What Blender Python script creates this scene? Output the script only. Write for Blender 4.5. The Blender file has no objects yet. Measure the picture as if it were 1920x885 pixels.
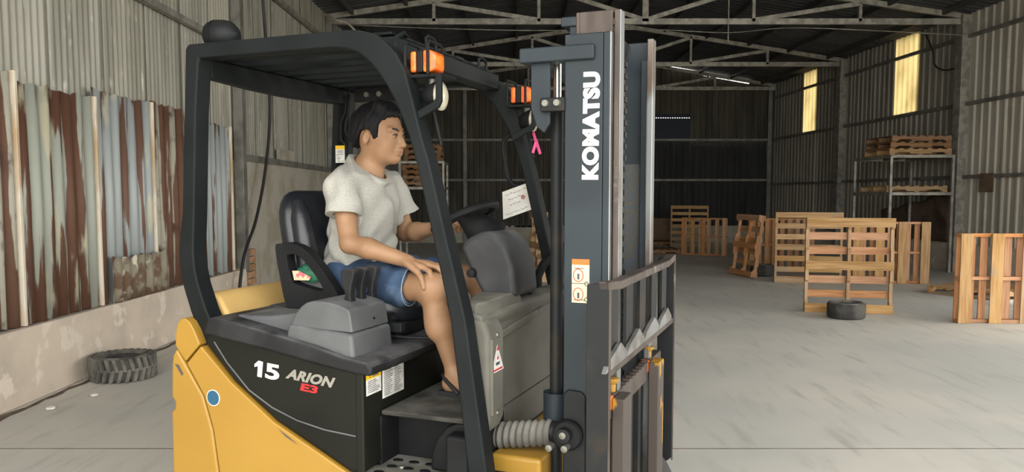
import bpy, math, random
import numpy as np
from mathutils import Matrix, Vector

random.seed(7); np.random.seed(7)
scene = bpy.context.scene
COL = scene.collection

# ------------------------------------------------------------------ camera
cam_d = bpy.data.cameras.new('camera'); cam = bpy.data.objects.new('camera', cam_d); COL.objects.link(cam)
FPX = 1450.0; TP = 0.075
cam_d.sensor_fit = 'HORIZONTAL'; cam_d.sensor_width = 36.0
cam_d.lens = FPX * 36.0 / 1920.0
cam.location = (0, 0, 1.5)
cam.rotation_euler = (math.pi / 2 - math.atan(TP), 0, 0)
cam_d.shift_y = (368 + FPX * TP - 442.5) / 1920.0
cam_d.clip_start = 0.05; cam_d.clip_end = 200
scene.camera = cam

# ------------------------------------------------------------------ sky and exposure
world = bpy.data.worlds.new('overcast_sky'); scene.world = world; world.use_nodes = True
wn = world.node_tree.nodes; bg = wn['Background']
bg.inputs[0].default_value = (1.0, 0.985, 0.945, 1); bg.inputs[1].default_value = 4.6
sun_d = bpy.data.lights.new('sun', 'SUN'); sun = bpy.data.objects.new('sun', sun_d); COL.objects.link(sun)
sun_d.energy = 5.0; sun_d.angle = math.radians(8); sun_d.color = (1, .93, .8)
sun.rotation_euler = (math.radians(20), math.radians(28), 0); sun.location = (14, -6, 14)
def portal(name, loc, rot, sx, sy):          # guides sky rays through the doorways, gives off nothing itself
    d = bpy.data.lights.new(name, 'AREA'); d.shape = 'RECTANGLE'; d.size = sx; d.size_y = sy
    d.cycles.is_portal = True
    o = bpy.data.objects.new(name, d); o.location = loc; o.rotation_euler = rot; COL.objects.link(o)
portal('doorway_daylight', (2.9, -1.25, 2.5), (math.pi / 2, 0, 0), 12.8, 5.0)
portal('side_doorway_daylight', (9.5, 5.95, 2.15), (0, math.pi / 2, 0), 4.3, 8.1)
vs = scene.view_settings
vs.view_transform = 'Standard'; vs.look = 'None'; vs.gamma = 1.0; vs.use_curve_mapping = False
vs.exposure = 0.35

# ------------------------------------------------------------------ helpers
def lin(c):
    return tuple((x / 12.92 if x <= .04045 else ((x + .055) / 1.055) ** 2.4) for x in c)
def hexc(h):
    h = h.lstrip('#'); return lin(tuple(int(h[i:i + 2], 16) / 255 for i in (0, 2, 4)))

def mat(name, col, rough=.6, metal=0.0, col2=None, scale=6, ramp=(.4, .62), stretch=(1, 1, 1), bump=0.0, bscale=60,
        rand=0.0, dust=None, dust_amt=.6, col3=None, scale3=20, ramp3=(.55, .62), stretch3=(1, 1, 1), sss=0.0, rough2=None,
        trans=0.0, detail=5, spec=.5):
    m = bpy.data.materials.new(name); m.use_nodes = True
    n = m.node_tree.nodes; l = m.node_tree.links
    b = n['Principled BSDF']
    b.inputs['Roughness'].default_value = rough; b.inputs['Metallic'].default_value = metal
    b.inputs['Specular IOR Level'].default_value = spec
    if isinstance(col, str): col = hexc(col)
    tc = n.new('ShaderNodeTexCoord')
    def noise(sc, st, dt=5):
        mp = n.new('ShaderNodeMapping'); mp.inputs['Scale'].default_value = st
        l.new(tc.outputs['Object'], mp.inputs['Vector'])
        nz = n.new('ShaderNodeTexNoise'); nz.inputs['Scale'].default_value = sc; nz.inputs['Detail'].default_value = dt
        l.new(mp.outputs[0], nz.inputs['Vector'])
        if rand:
            oi = n.new('ShaderNodeObjectInfo'); ad = n.new('ShaderNodeVectorMath'); ad.operation = 'ADD'
            ml = n.new('ShaderNodeMath'); ml.operation = 'MULTIPLY'; ml.inputs[1].default_value = 37.0
            l.new(oi.outputs['Random'], ml.inputs[0]); l.new(ml.outputs[0], ad.inputs[1]); l.new(mp.outputs[0], ad.inputs[0])
            l.new(ad.outputs[0], nz.inputs['Vector'])
        return nz
    def rmp(src, r):
        cr = n.new('ShaderNodeMapRange'); cr.inputs[1].default_value = r[0]; cr.inputs[2].default_value = r[1]
        cr.interpolation_type = 'SMOOTHSTEP'
        l.new(src, cr.inputs[0]); return cr.outputs[0]
    def mix(f, a, bb):
        mx = n.new('ShaderNodeMix'); mx.data_type = 'RGBA'
        if isinstance(f, (int, float)): mx.inputs[0].default_value = f
        else: l.new(f, mx.inputs[0])
        for i, s in ((6, a), (7, bb)):
            if isinstance(s, tuple): mx.inputs[i].default_value = (*s[:3], 1)
            else: l.new(s, mx.inputs[i])
        return mx.outputs[2]
    cur = tuple(col)
    f1 = None
    if col2 is not None:
        if isinstance(col2, str): col2 = hexc(col2)
        f1 = rmp(noise(scale, stretch, detail).outputs[0], ramp)
        cur = mix(f1, cur, tuple(col2))
    if col3 is not None:
        if isinstance(col3, str): col3 = hexc(col3)
        cur = mix(rmp(noise(scale3, stretch3).outputs[0], ramp3), cur, tuple(col3))
    if rand:
        oi = n.new('ShaderNodeObjectInfo'); hs = n.new('ShaderNodeHueSaturation')
        mr = n.new('ShaderNodeMapRange'); mr.inputs[3].default_value = 1 - rand; mr.inputs[4].default_value = 1 + rand
        l.new(oi.outputs['Random'], mr.inputs[0]); l.new(mr.outputs[0], hs.inputs['Value'])
        ml = n.new('ShaderNodeMath'); ml.operation = 'MULTIPLY'; ml.inputs[1].default_value = 7.31
        fr = n.new('ShaderNodeMath'); fr.operation = 'FRACT'
        l.new(oi.outputs['Random'], ml.inputs[0]); l.new(ml.outputs[0], fr.inputs[0])
        mr2 = n.new('ShaderNodeMapRange'); mr2.inputs[3].default_value = 1 - rand; mr2.inputs[4].default_value = 1 + rand * .8
        l.new(fr.outputs[0], mr2.inputs[0]); l.new(mr2.outputs[0], hs.inputs['Saturation'])
        if isinstance(cur, tuple): hs.inputs['Color'].default_value = (*cur, 1)
        else: l.new(cur, hs.inputs['Color'])
        cur = hs.outputs[0]
    if dust is not None:
        if isinstance(dust, str): dust = hexc(dust)
        ge = n.new('ShaderNodeNewGeometry'); sp = n.new('ShaderNodeSeparateXYZ'); l.new(ge.outputs['Normal'], sp.inputs[0])
        up = rmp(sp.outputs[2], (.35, .95))
        nz = rmp(noise(9, (1, 1, 1)).outputs[0], (.3, .7))
        mm = n.new('ShaderNodeMath'); mm.operation = 'MULTIPLY'; l.new(up, mm.inputs[0]); l.new(nz, mm.inputs[1])
        m2 = n.new('ShaderNodeMath'); m2.operation = 'MULTIPLY'; l.new(mm.outputs[0], m2.inputs[0]); m2.inputs[1].default_value = dust_amt
        cur = mix(m2.outputs[0], cur, tuple(dust))
    if isinstance(cur, tuple): b.inputs['Base Color'].default_value = (*cur, 1)
    else: l.new(cur, b.inputs['Base Color'])
    if rough2 is not None and f1 is not None:
        mr = n.new('ShaderNodeMapRange'); mr.inputs[3].default_value = rough; mr.inputs[4].default_value = rough2
        l.new(f1, mr.inputs[0]); l.new(mr.outputs[0], b.inputs['Roughness'])
    if bump:
        nz = noise(bscale, (1, 1, 1)); bp = n.new('ShaderNodeBump'); bp.inputs['Strength'].default_value = bump
        bp.inputs['Distance'].default_value = .01
        l.new(nz.outputs[0], bp.inputs['Height']); l.new(bp.outputs[0], b.inputs['Normal'])
    if sss:
        b.inputs['Subsurface Weight'].default_value = sss; b.inputs['Subsurface Radius'].default_value = (.012, .005, .003)
        b.inputs['Subsurface Scale'].default_value = 1.0
    if trans:
        tr = n.new('ShaderNodeBsdfTranslucent'); ms = n.new('ShaderNodeMixShader'); ms.inputs[0].default_value = trans
        if isinstance(cur, tuple): tr.inputs[0].default_value = (*cur, 1)
        else: l.new(cur, tr.inputs[0])
        l.new(b.outputs[0], ms.inputs[1]); l.new(tr.outputs[0], ms.inputs[2]); l.new(ms.outputs[0], n['Material Output'].inputs[0])
    return m

class MB:
    def __init__(s): s.v = []; s.f = []
    def add(s, v, f):
        b = len(s.v); s.v += [tuple(map(float, p)) for p in v]; s.f += [tuple(i + b for i in q) for q in f]; return s
    def box(s, x0, x1, y0, y1, z0, z1):
        return s.add([(x0, y0, z0), (x1, y0, z0), (x1, y1, z0), (x0, y1, z0), (x0, y0, z1), (x1, y0, z1), (x1, y1, z1), (x0, y1, z1)],
                     [(0, 3, 2, 1), (4, 5, 6, 7), (0, 1, 5, 4), (1, 2, 6, 5), (2, 3, 7, 6), (3, 0, 4, 7)])
    def bar(s, p, q, w, h, up=(0, 0, 1)):
        p = np.array(p, float); q = np.array(q, float); d = q - p; d /= np.linalg.norm(d)
        a = np.cross(d, up); 
        if np.linalg.norm(a) < 1e-6: a = np.cross(d, (1, 0, 0))
        a /= np.linalg.norm(a); c = np.cross(a, d)
        v = []
        for e in (p, q):
            for i, j in ((-1, -1), (1, -1), (1, 1), (-1, 1)): v.append(e + a * w / 2 * i + c * h / 2 * j)
        return s.add(v, [(0, 3, 2, 1), (4, 5, 6, 7), (0, 1, 5, 4), (1, 2, 6, 5), (2, 3, 7, 6), (3, 0, 4, 7)])
    def prism(s, poly, a, b, axis='y'):
        ar = sum(poly[i][0] * poly[(i + 1) % len(poly)][1] - poly[(i + 1) % len(poly)][0] * poly[i][1] for i in range(len(poly)))
        if ar < 0: poly = poly[::-1]
        n = len(poly)
        if axis == 'y': P = lambda p, t: (p[0], t, p[1])
        elif axis == 'x': P = lambda p, t: (t, p[0], p[1])
        else: P = lambda p, t: (p[0], p[1], t)
        v = [P(p, a) for p in poly] + [P(p, b) for p in poly]
        f = [tuple(range(n - 1, -1, -1)), tuple(range(n, 2 * n))] + [(i, (i + 1) % n, n + (i + 1) % n, n + i) for i in range(n)]
        if axis == 'y': f = [q[::-1] for q in f]
        return s.add(v, f)
    def strip(s, A, B, y0, y1, closed=False):          # band between two (x,z) outlines, thick in y
        n = len(A); v = []
        for i in range(n):
            v += [(A[i][0], y0, A[i][1]), (B[i][0], y0, B[i][1]), (B[i][0], y1, B[i][1]), (A[i][0], y1, A[i][1])]
        f = []
        for i in range(n if closed else n - 1):
            a = 4 * i; b = 4 * ((i + 1) % n)
            for k in range(4): f.append((a + k, b + k, b + (k + 1) % 4, a + (k + 1) % 4))
        if not closed: f += [(0, 1, 2, 3), tuple(4 * (n - 1) + k for k in (3, 2, 1, 0))]
        return s.add(v, f)
    def tube(s, pts, r, n=8, closed=False):
        P = [np.array(p, float) for p in pts]; m = len(P)
        R = r if isinstance(r, (list, tuple)) else [r] * m
        v = []; f = []; prev = None
        for i in range(m):
            t = (P[(i + 1) % m] - P[i - 1]) if (closed or 0 < i < m - 1) else (P[1] - P[0] if i == 0 else P[-1] - P[-2])
            t = t / (np.linalg.norm(t) + 1e-12)
            if prev is None:
                a = np.cross(t, (0, 0, 1)); 
                if np.linalg.norm(a) < .1: a = np.cross(t, (1, 0, 0))
            else: a = prev - t * (prev @ t)
            a = a / np.linalg.norm(a); prev = a; b = np.cross(t, a)
            for k in range(n):
                an = 2 * math.pi * k / n; v.append(P[i] + R[i] * (a * math.cos(an) + b * math.sin(an)))
        for i in range(m if closed else m - 1):
            i2 = (i + 1) % m
            for k in range(n): f.append((i * n + k, i * n + (k + 1) % n, i2 * n + (k + 1) % n, i2 * n + k))
        if not closed: f += [tuple(range(n - 1, -1, -1)), tuple((m - 1) * n + k for k in range(n))]
        return s.add(v, f)
    def lathe(s, prof, c, axis='z', n=24, close=False):   # prof: (radius, height)
        v = []; f = []
        for r, h in prof:
            for k in range(n):
                a = 2 * math.pi * k / n; x, y = r * math.cos(a), r * math.sin(a)
                p = {'z': (x, y, h), 'x': (h, x, y), 'y': (y, h, x)}[axis]
                v.append((c[0] + p[0], c[1] + p[1], c[2] + p[2]))
        m = len(prof)
        for i in range(m if close else m - 1):
            i2 = (i + 1) % m
            for k in range(n): f.append((i * n + k, i * n + (k + 1) % n, i2 * n + (k + 1) % n, i2 * n + k))
        if not close:
            f += [tuple(range(n - 1, -1, -1)), tuple((m - 1) * n + k for k in range(n))]
        return s.add(v, f)
    def loft(s, rings, cap=True):
        n = len(rings[0]); v = [p for r in rings for p in r]; f = []
        for i in range(len(rings) - 1):
            for k in range(n): f.append((i * n + k, i * n + (k + 1) % n, (i + 1) * n + (k + 1) % n, (i + 1) * n + k))
        if cap: f += [tuple(range(n - 1, -1, -1)), tuple((len(rings) - 1) * n + k for k in range(n))]
        return s.add(v, f)
    def mesh(s, name, smooth=35):
        me = bpy.data.meshes.new(name); me.from_pydata(s.v, [], s.f); me.validate(); me.update()
        import bmesh
        b = bmesh.new(); b.from_mesh(me); bmesh.ops.recalc_face_normals(b, faces=b.faces); b.to_mesh(me); b.free()
        if smooth:
            me.polygons.foreach_set('use_smooth', [True] * len(me.polygons))
            me.set_sharp_from_angle(angle=math.radians(smooth))
        return me
    def build(s, name, m, parent=None, bevel=0, seg=2, smooth=35, sub=0):
        me = s.mesh(name, 0 if bevel else smooth)
        return link(name, me, m, parent, bevel, seg, sub)

def link(name, me, m, parent=None, bevel=0, seg=2, sub=0):
    if m is not None and len(me.materials) == 0: me.materials.append(m)
    o = bpy.data.objects.new(name, me); COL.objects.link(o)
    if parent is not None: o.parent = parent
    if bevel:
        me.polygons.foreach_set('use_smooth', [True] * len(me.polygons))
        b = o.modifiers.new('bevel', 'BEVEL'); b.width = bevel; b.segments = seg; b.limit_method = 'ANGLE'
        b.angle_limit = math.radians(28); b.harden_normals = True; b.use_clamp_overlap = True
    if sub:
        d = o.modifiers.new('sub', 'SUBSURF'); d.levels = sub; d.render_levels = sub
        me.polygons.foreach_set('use_smooth', [True] * len(me.polygons))
    return o
def tag(o, label=None, cat=None, group=None, kind=None):
    if label: o['label'] = label
    if cat: o['category'] = cat
    if group: o['group'] = group
    if kind: o['kind'] = kind
    return o
def empty(name, loc=(0, 0, 0), rz=0):
    o = bpy.data.objects.new(name, None); COL.objects.link(o); o.location = loc; o.rotation_euler = (0, 0, rz)
    o.empty_display_size = .1; return o
def copy_tree(o, parent=None):
    c = o.copy(); COL.objects.link(c); c.parent = parent
    for ch in list(o.children): copy_tree(ch, c)
    return c
def text_mesh(body, w, h, o, xd, yd, thick=.001, bold=0.0, shear=0.0, spacing=1.0):
    cu = bpy.data.curves.new('lettering', 'FONT'); cu.body = body; cu.size = 1; cu.offset = bold; cu.shear = shear
    cu.space_character = spacing; cu.extrude = .5; cu.resolution_u = 4
    ob = bpy.data.objects.new('lettering', cu); COL.objects.link(ob)
    dg = bpy.context.evaluated_depsgraph_get(); me = bpy.data.meshes.new_from_object(ob.evaluated_get(dg))
    bpy.data.objects.remove(ob); bpy.data.curves.remove(cu)
    co = np.empty(len(me.vertices) * 3, 'f'); me.vertices.foreach_get('co', co); co = co.reshape(-1, 3)
    lo, hi = co.min(0), co.max(0)
    xd = np.array(xd, float); yd = np.array(yd, float); zd = np.cross(xd, yd); o = np.array(o, float)
    t = (co - lo) / (hi - lo + 1e-9)
    out = o + np.outer(t[:, 0] * w, xd) + np.outer(t[:, 1] * h, yd) + np.outer(t[:, 2] * thick, zd)
    me.vertices.foreach_set('co', out.astype('f').ravel()); me.materials.clear(); me.update()
    return me
# ------------------------------------------------------------------ materials of the hall
M_floor = mat('dusty_concrete', '#bdbcb6', .82, col2='#cfcbc0', scale=.55, ramp=(.35, .7), col3='#b0ada6', scale3=4.5, ramp3=(.5, .8),
              stretch3=(1.8, .3, 1), bump=.08, bscale=55)
M_yard = mat('yard_concrete', '#b5b0a4', .9, col2='#a39d90', scale=1.2)
M_render = mat('cement_render', '#cdbfae', .9, col2='#b8ac9d', scale=2.2, ramp=(.4, .72), col3='#d8ccbc', scale3=5, bump=.25, bscale=25)
M_block = mat('grey_cement_wall', '#a8a397', .92, col2='#97917f', scale=2.5, bump=.2, bscale=30)
M_zinc = mat('galvanised_sheet', '#a3a196', .5, .2, col2='#87857a', scale=1.6, ramp=(.35, .68), stretch=(3, 3, .35), col3='#c4c1b6', scale3=9,
             ramp3=(.6, .75), stretch3=(2, 2, .5), rand=.10)
M_zinc_r = mat('weathered_sheet', '#979287', .65, .1, col2='#7f7a70', scale=1.3, ramp=(.35, .7), stretch=(2, 2, .3), col3='#a49e93', scale3=6,
               ramp3=(.6, .8), rand=.08)
M_zinc_p = mat('paler_sheet', '#c0bbae', .62, .1, col2='#a8a296', scale=1.3, ramp=(.35, .7), stretch=(2, 2, .3), col3='#cdc8bb', scale3=6, ramp3=(.6, .8), rand=.06)  # paler tone for the right-wall bay nearest the camera
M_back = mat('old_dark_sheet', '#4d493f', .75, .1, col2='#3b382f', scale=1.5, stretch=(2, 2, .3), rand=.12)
M_back_d = mat('near_black_sheet', '#2d2e2d', .8, 0, col2='#212223', scale=1.5, stretch=(2, 2, .3), rand=.15)  # darkest sheet tone, low on the right of the back wall
M_blue = mat('dark_blue_sheet', '#1c2430', .7)
M_roof = mat('roof_sheet', '#47484b', .75, .0, col2='#3a3b3e', scale=.9, stretch=(.4, 2, 2), rand=.08)
M_purlin = mat('dull_purlin_steel', '#4a4a48', .7, .2)
M_steel = mat('galvanised_steel', '#a19e94', .5, .4, col2='#83807a', scale=7, rand=.05, bump=.05)
M_steel_d = mat('grey_steel_post', '#807e77', .6, .3, col2='#6b6963', scale=5)
M_trans = mat('translucent_panel', '#a8986a', .5, col2='#6f5c36', scale=1.4, stretch=(1, 1, .5), ramp=(.4, .75), trans=.55)
M_wood = mat('raw_pallet_wood', '#b5946a', .8, col2='#9a764c', scale=4, stretch=(.6, 9, 9), ramp=(.35, .7), col3='#8f8474', scale3=1.7,
             ramp3=(.58, .75), rand=.16, bump=.12, bscale=40)
M_wood_o = mat('orange_pallet_wood', '#b98a62', .8, col2='#a37048', scale=4, stretch=(.6, 9, 9), ramp=(.35, .7), col3='#a98e6b', scale3=2,
               ramp3=(.62, .75), rand=.14, bump=.12, bscale=40)
M_wood_d = mat('aged_pallet_wood', '#8a6848', .85, col2='#715338', scale=4, stretch=(.6, 9, 9), rand=.16, bump=.12, bscale=40)
M_rubber = mat('dusty_rubber', '#2e2d2b', .85, col2='#4a4843', scale=6, bump=.2, bscale=50, dust='#8b8980', dust_amt=.7)
M_lug = mat('dusty_tread_rubber', '#55534e', .9, col2='#6d6a63', scale=8, bump=.2, bscale=50)
M_cable = mat('black_cable', '#232222', .6)
M_white = mat('lit_rib_cream', '#d9cfbe', .6, col2='#b89f80', scale=6, stretch=(1, 1, .3))  # cream colour stands in for bright light on the sheet ribs
M_gap = mat('broken_joint_dirt', '#6b5a48', .95, col2='#4d4035', scale=9)
M_stone = mat('pale_stone', '#d4cfc4', .9)
M_brick = mat('hollow_brick', '#b08a6a', .9, col2='#96704f', scale=8)
M_card = mat('brown_cardboard', '#6e5a47', .85, col2='#5d4b3b', scale=4)
M_tarp = mat('brown_plastic_sheet', '#5c4c40', .5, col2='#463a31', scale=2.5, bump=.5, bscale=6)

# ------------------------------------------------------------------ hall
XL = -3.60; YB = 25.0; ZE = 5.05; XA = 2.6; ZA = 6.05; Y0 = -1.2
def XR(y): return 8.9 - .06 * (y - 15.4)
def ZR(x, y=15.4):
    return ZE + (ZA - ZE) * ((x - XL) / (XA - XL) if x < XA else (XR(y) - x) / (XR(y) - XA))

fl = MB().box(XL - .25, 10.4, Y0, YB + .2, -.2, 0).build('floor', M_floor); tag(fl, kind='structure', label='dusty grey concrete warehouse floor')
yd = MB().box(-40, 60, -50, Y0 - .01, -.3, -.06).box(10.42, 60, Y0 - .01, 60, -.3, -.06).box(-40, XL - .3, Y0 - .01, 60, -.3, -.06)
yd.box(XL - .3, 10.42, YB + .25, 60, -.3, -.06)
tag(yd.build('ground_yard', M_yard), kind='structure', label='pale concrete yard outside the warehouse')
# floor joint line and a broken strip along the left wall
j = MB(); pts = []
for i in range(60):
    y = 4.2 + i * .1; w = .012 + .022 * random.random()
    pts.append((y, w, .05 + .012 * math.sin(i * 1.7) + random.uniform(-.008, .008)))
v = []; f = []
for i, (y, w, c) in enumerate(pts):
    v += [(XL + .10 + c - w, y, .004), (XL + .10 + c + w, y, .004)]
    if i: f.append((2 * i - 2, 2 * i - 1, 2 * i + 1, 2 * i))
j.add(v, f); j.build('floor_joint', M_gap, fl)
MB().box(-3.3, 9, 4.505, 4.512, 0, .0015).build('floor_joint', M_gap, fl)

def corrugated(name, width, height, pitch, amp, trap=False, z0=0.0, slope=None):
    """sheet in the local x-z plane, ribs vertical, depth in y; slope=(zl,zr) cuts the top edge"""
    n = max(2, int(round(width / pitch))); xs = []
    for i in range(n):
        if trap:
            for t, d in ((0, 0), (.55, 0), (.68, 1), (.87, 1)): xs.append(((i + t) / n * width, d))
        else:
            for k in range(6): xs.append(((i + k / 6) / n * width, .5 - .5 * math.cos(2 * math.pi * k / 6)))
    xs.append((width, 0)); b = MB(); v = []; f = []
    for i, (x, d) in enumerate(xs):
        zt = height if slope is None else slope[0] + (slope[1] - slope[0]) * x / width
        v += [(x, -d * amp, z0), (x, -d * amp, zt)]
        if i: f.append((2 * i - 2, 2 * i, 2 * i + 1, 2 * i - 1))
    b.add(v, f); me = b.mesh(name, 50 if not trap else 20)
    return me

# left wall: root with sheets, cement base, columns and rails as parts
def rotz(o, loc, a): o.location = loc; o.rotation_euler = (0, 0, a)
wl = MB().box(XL - .12, XL + .09, Y0, 10.2, 0, .55).build('wall_left', M_render, bevel=.012); tag(wl, kind='structure', label='left wall of zinc sheeting over a low cement base')
MB().box(XL - .12, XL + .03, 10.2, YB, 0, 1.98).build('cement_wall', M_block, wl, bevel=.01)
sh = corrugated('corrugated_sheet', .86, 4.55, .082, .022)
sh.materials.append(M_zinc)
k = 0; y = Y0 + .86
while y < 10.6:
    o = link('corrugated_sheet', sh, None, wl); rotz(o, (XL - .04 - .004 * (k % 2), y, .5), -math.pi / 2); y += .82; k += 1
sh2 = corrugated('corrugated_sheet', .86, 3.1, .082, .018); sh2.materials.append(M_zinc)
while y < YB + .6:
    o = link('corrugated_sheet', sh2, None, wl); rotz(o, (XL - .04 - .004 * (k % 2), y, 1.95), -math.pi / 2); y += .82; k += 1
for y in (10.235, 15.4, 20.3, 24.9):
    MB().box(XL - .03, XL + .09, y - .07, y + .07, .0 if y < 9 else .5, 5.0).build('column', M_steel_d, wl, bevel=.006)
for z in (3.42, 4.5):
    MB().box(XL - .02, XL + .045, Y0, YB, z - .035, z + .035).build('wall_rail', M_steel, wl)
MB().box(XL - .02, XL + .06, 10.3, YB, 1.97, 2.06).build('wall_rail', M_steel_d, wl)
MB().box(XL + .0, XL + .05, 11.9, 12.7, 2.06, 2.22).build('patch_plate', M_block, wl)
for i in range(5):
    b = MB().box(XL + .03, XL + .075, 10.36 + .0, 10.62, .30 + i * .1, .385 + i * .1)
    b.build('brick', M_brick, wl, bevel=.006)

# rusted sheets standing against the left wall
M_rust = mat('rusted_galvanised_sheet', '#a5a99f', .6, .15, col2='#644739', scale=6.5, ramp=(.5, .53), stretch=(1, 1, .075), col3='#bdb9a2', scale3=3.2,
             ramp3=(.58, .64), stretch3=(1, 1, .3), rand=.07, detail=7)
M_rust2 = mat('pale_zinc_sheet', '#a9b0b0', .55, .2, col2='#6f5243', scale=7, ramp=(.53, .56), stretch=(1, 1, .07), col3='#c5c3b0', scale3=3.2,
              ramp3=(.58, .64), stretch3=(1, 1, .3), rand=.05, detail=7)
M_rust3 = mat('heavily_rusted_sheet', '#664939', .75, .05, col2='#a8a597', scale=6.5, ramp=(.53, .56), stretch=(1, 1, .07), col3='#553c31', scale3=5,
              ramp3=(.5, .7), rand=.05, detail=7)
def lean_sheet(y0, y1, z1, m, label, off, ridge=True, z0=.552, wav=.07):
    w = y1 - y0; n = 2 * int(round(w / .075)); b = MB(); v = []; f = []
    for i in range(n * 3 + 1):
        t = i / (n * 3); x = w * t; d = .014 * (1 - math.cos(2 * math.pi * x / .15)) + .006 * math.sin(x * 9)
        jag = .012 * math.sin(x * 31) + .01 * math.sin(x * 13 + y0)
        v += [(x, d, z0 + abs(jag) * .8), (x, d + .006, .5 * (z0 + z1)), (x, d, z1 + jag)]
        if i: a = 3 * i; f += [(a - 3, a, a + 1, a - 2), (a - 2, a + 1, a + 2, a - 1)]
    b.add(v, f)
    o = b.build('metal_sheet', m, smooth=60); rotz(o, (XL + .015 + off, y1, 0), -math.pi / 2)
    s = o.modifiers.new('thick', 'SOLIDIFY'); s.thickness = .003
    tag(o, label, 'metal sheet', 'rusty sheets along the left wall')
    if ridge:
        r = MB().box(.001, .034, -.004, .052, z0 + .004, z1 + .015).build('ridge_strip', M_white, o, bevel=.006)
        r['label'] = 'rib along the sheet edge, coloured cream for the light it catches'
    return o
lean_sheet(4.55, 5.60, 2.38, M_rust3, 'brown heavily rusted metal sheet at the far left edge of the picture', .0)
lean_sheet(5.60, 6.66, 2.33, M_rust, 'wide patchy rust and grey metal sheet above the tyre by the wall', .004)
lean_sheet(6.66, 7.72, 2.41, M_rust2, 'pale grey streaked metal sheet with a short piece propped at its foot', .0)
lean_sheet(7.72, 8.62, 2.43, M_rust3, 'brown streaked metal sheet just left of the forklift rear pillar', .004)
lean_sheet(8.62, 9.85, 2.36, M_rust2, 'lower grey metal sheet framed inside the forklift rear pillar beside the column', .0)
M_rust4 = mat('limey_rusted_offcut', '#8d8573', .85, col2='#66503f', scale=5, ramp=(.45, .55), col3='#cfc6b4', scale3=6, ramp3=(.6, .66), detail=7)
lean_sheet(6.75, 7.86, .95, M_rust4, 'short lime-stained rusted offcut propped at the foot of the taller sheets', .06, ridge=False, z0=.552)

# right wall
ar = math.atan(.06)
wr = empty('wall_right', (XR(Y0), Y0, 0), ar); tag(wr, kind='structure', label='right wall of weathered corrugated sheets with a wide doorway')
# local frame: x to the outside, y along the wall
LW = (YB - Y0) / math.cos(ar)
def ly(y): return (y - Y0) / math.cos(ar)
D0, D1 = ly(1.9), ly(10.0)
MB().box(-.05, .15, 0, D0, 0, .57).build('cement_base', M_render, wr)
MB().box(-.05, .15, D1, LW, 0, .57).build('cement_base', M_render, wr)
PAN = [(ly(17.05), ly(18.0)), (ly(21.95), ly(22.8))]
S = []
def wall_sheet(y0, y1, z0, z1, m):
    me = corrugated('corrugated_sheet', y1 - y0 + .03, z1 - z0, .21, .024, True); me.materials.append(m)
    o = link('corrugated_sheet', me, None, wr); rotz(o, (.03, y1, z0), -math.pi / 2); return o
def run(y0, y1, z0, z1, m):
    n = max(1, int(round((y1 - y0) / 1.05)))
    me = corrugated('corrugated_sheet', (y1 - y0) / n + .03, z1 - z0, .21, .024, True); me.materials.append(m)
    for i in range(n):
        o = link('corrugated_sheet', me, None, wr); o.location = (.03 + .003 * (i % 2), y0 + (i + 1) * (y1 - y0) / n, z0)
        o.rotation_euler = (0, 0, -math.pi / 2)
run(0, D0, .55, 5.1, M_zinc_r); run(D0, D1, 4.3, 5.1, M_zinc_r)
run(D1, ly(15.3), .55, 5.1, M_zinc_p)
e = ly(15.3)
for p0, p1 in PAN:
    run(e, p0, .55, 5.1, M_zinc_r)
    wall_sheet(p0, p1, .55, 3.36, M_zinc_r)
    o = wall_sheet(p0, p1, 3.34, 5.08, M_trans); o.name = 'translucent_panel'; o['label'] = 'yellowed translucent panel glowing with daylight'
    e = p1
run(e, LW, .55, 5.1, M_zinc_r)
for y in (D0, D1, ly(15.4), ly(20.3)):
    MB().box(-.16, .03, y - .11, y + .11, 0, 5.02).build('column', M_steel, wr, bevel=.006)
for z in (1.88, 3.3, 4.6):
    MB().box(-.055, .0, D1, LW, z - .035, z + .035).build('wall_rail', M_steel_d, wr)
MB().box(-.08, .1, D0, D1, 4.2, 4.34).build('door_lintel', M_steel_d, wr)
MB().box(-.075, -.058, ly(14.35), ly(14.75), 1.58, 1.93).build('cardboard_notice', M_card, wr, bevel=.004)

# back wall
wb = empty('wall_back', (0, YB, 0)); tag(wb, kind='structure', label='dark back wall of old corrugated sheets with light leaking through gaps')
MB().box(XL, XR(YB) + .1, 0, .14, 0, .55).build('cement_base', M_block, wb)
MB().box(XR(YB) - .1, XR(YB) + .35, -.1, .02, 0, 5.1).build('corner_flashing', M_back, wb)
x = XL; i = 0
while x < XR(YB) - .05:
    x1 = min(x + .93, XR(YB)); xm = (x + x1) / 2
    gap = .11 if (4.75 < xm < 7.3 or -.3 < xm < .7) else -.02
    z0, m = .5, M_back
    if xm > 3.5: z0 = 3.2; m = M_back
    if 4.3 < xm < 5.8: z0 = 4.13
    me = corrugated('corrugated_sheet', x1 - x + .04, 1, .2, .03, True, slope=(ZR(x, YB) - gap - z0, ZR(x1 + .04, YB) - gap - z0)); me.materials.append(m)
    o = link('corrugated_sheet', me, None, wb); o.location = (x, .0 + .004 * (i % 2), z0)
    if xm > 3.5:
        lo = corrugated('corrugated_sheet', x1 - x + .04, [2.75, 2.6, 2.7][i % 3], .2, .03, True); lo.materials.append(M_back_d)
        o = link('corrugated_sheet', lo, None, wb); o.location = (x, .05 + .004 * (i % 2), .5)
    x = x1; i += 1
for x in (.5, 3.0):   # rails carrying the sheets
    pass
for z in (2.02, 3.3): MB().box(XL, XR(YB), -.07, -.01, z - .035, z + .035).build('wall_rail', M_steel_d, wb)
for x in (-1.5, 3.4, XR(YB) - .1): MB().box(x - .06, x + .06, -.12, -.0, 0, ZR(x, YB) - .1).build('column', M_steel_d, wb)
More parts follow.
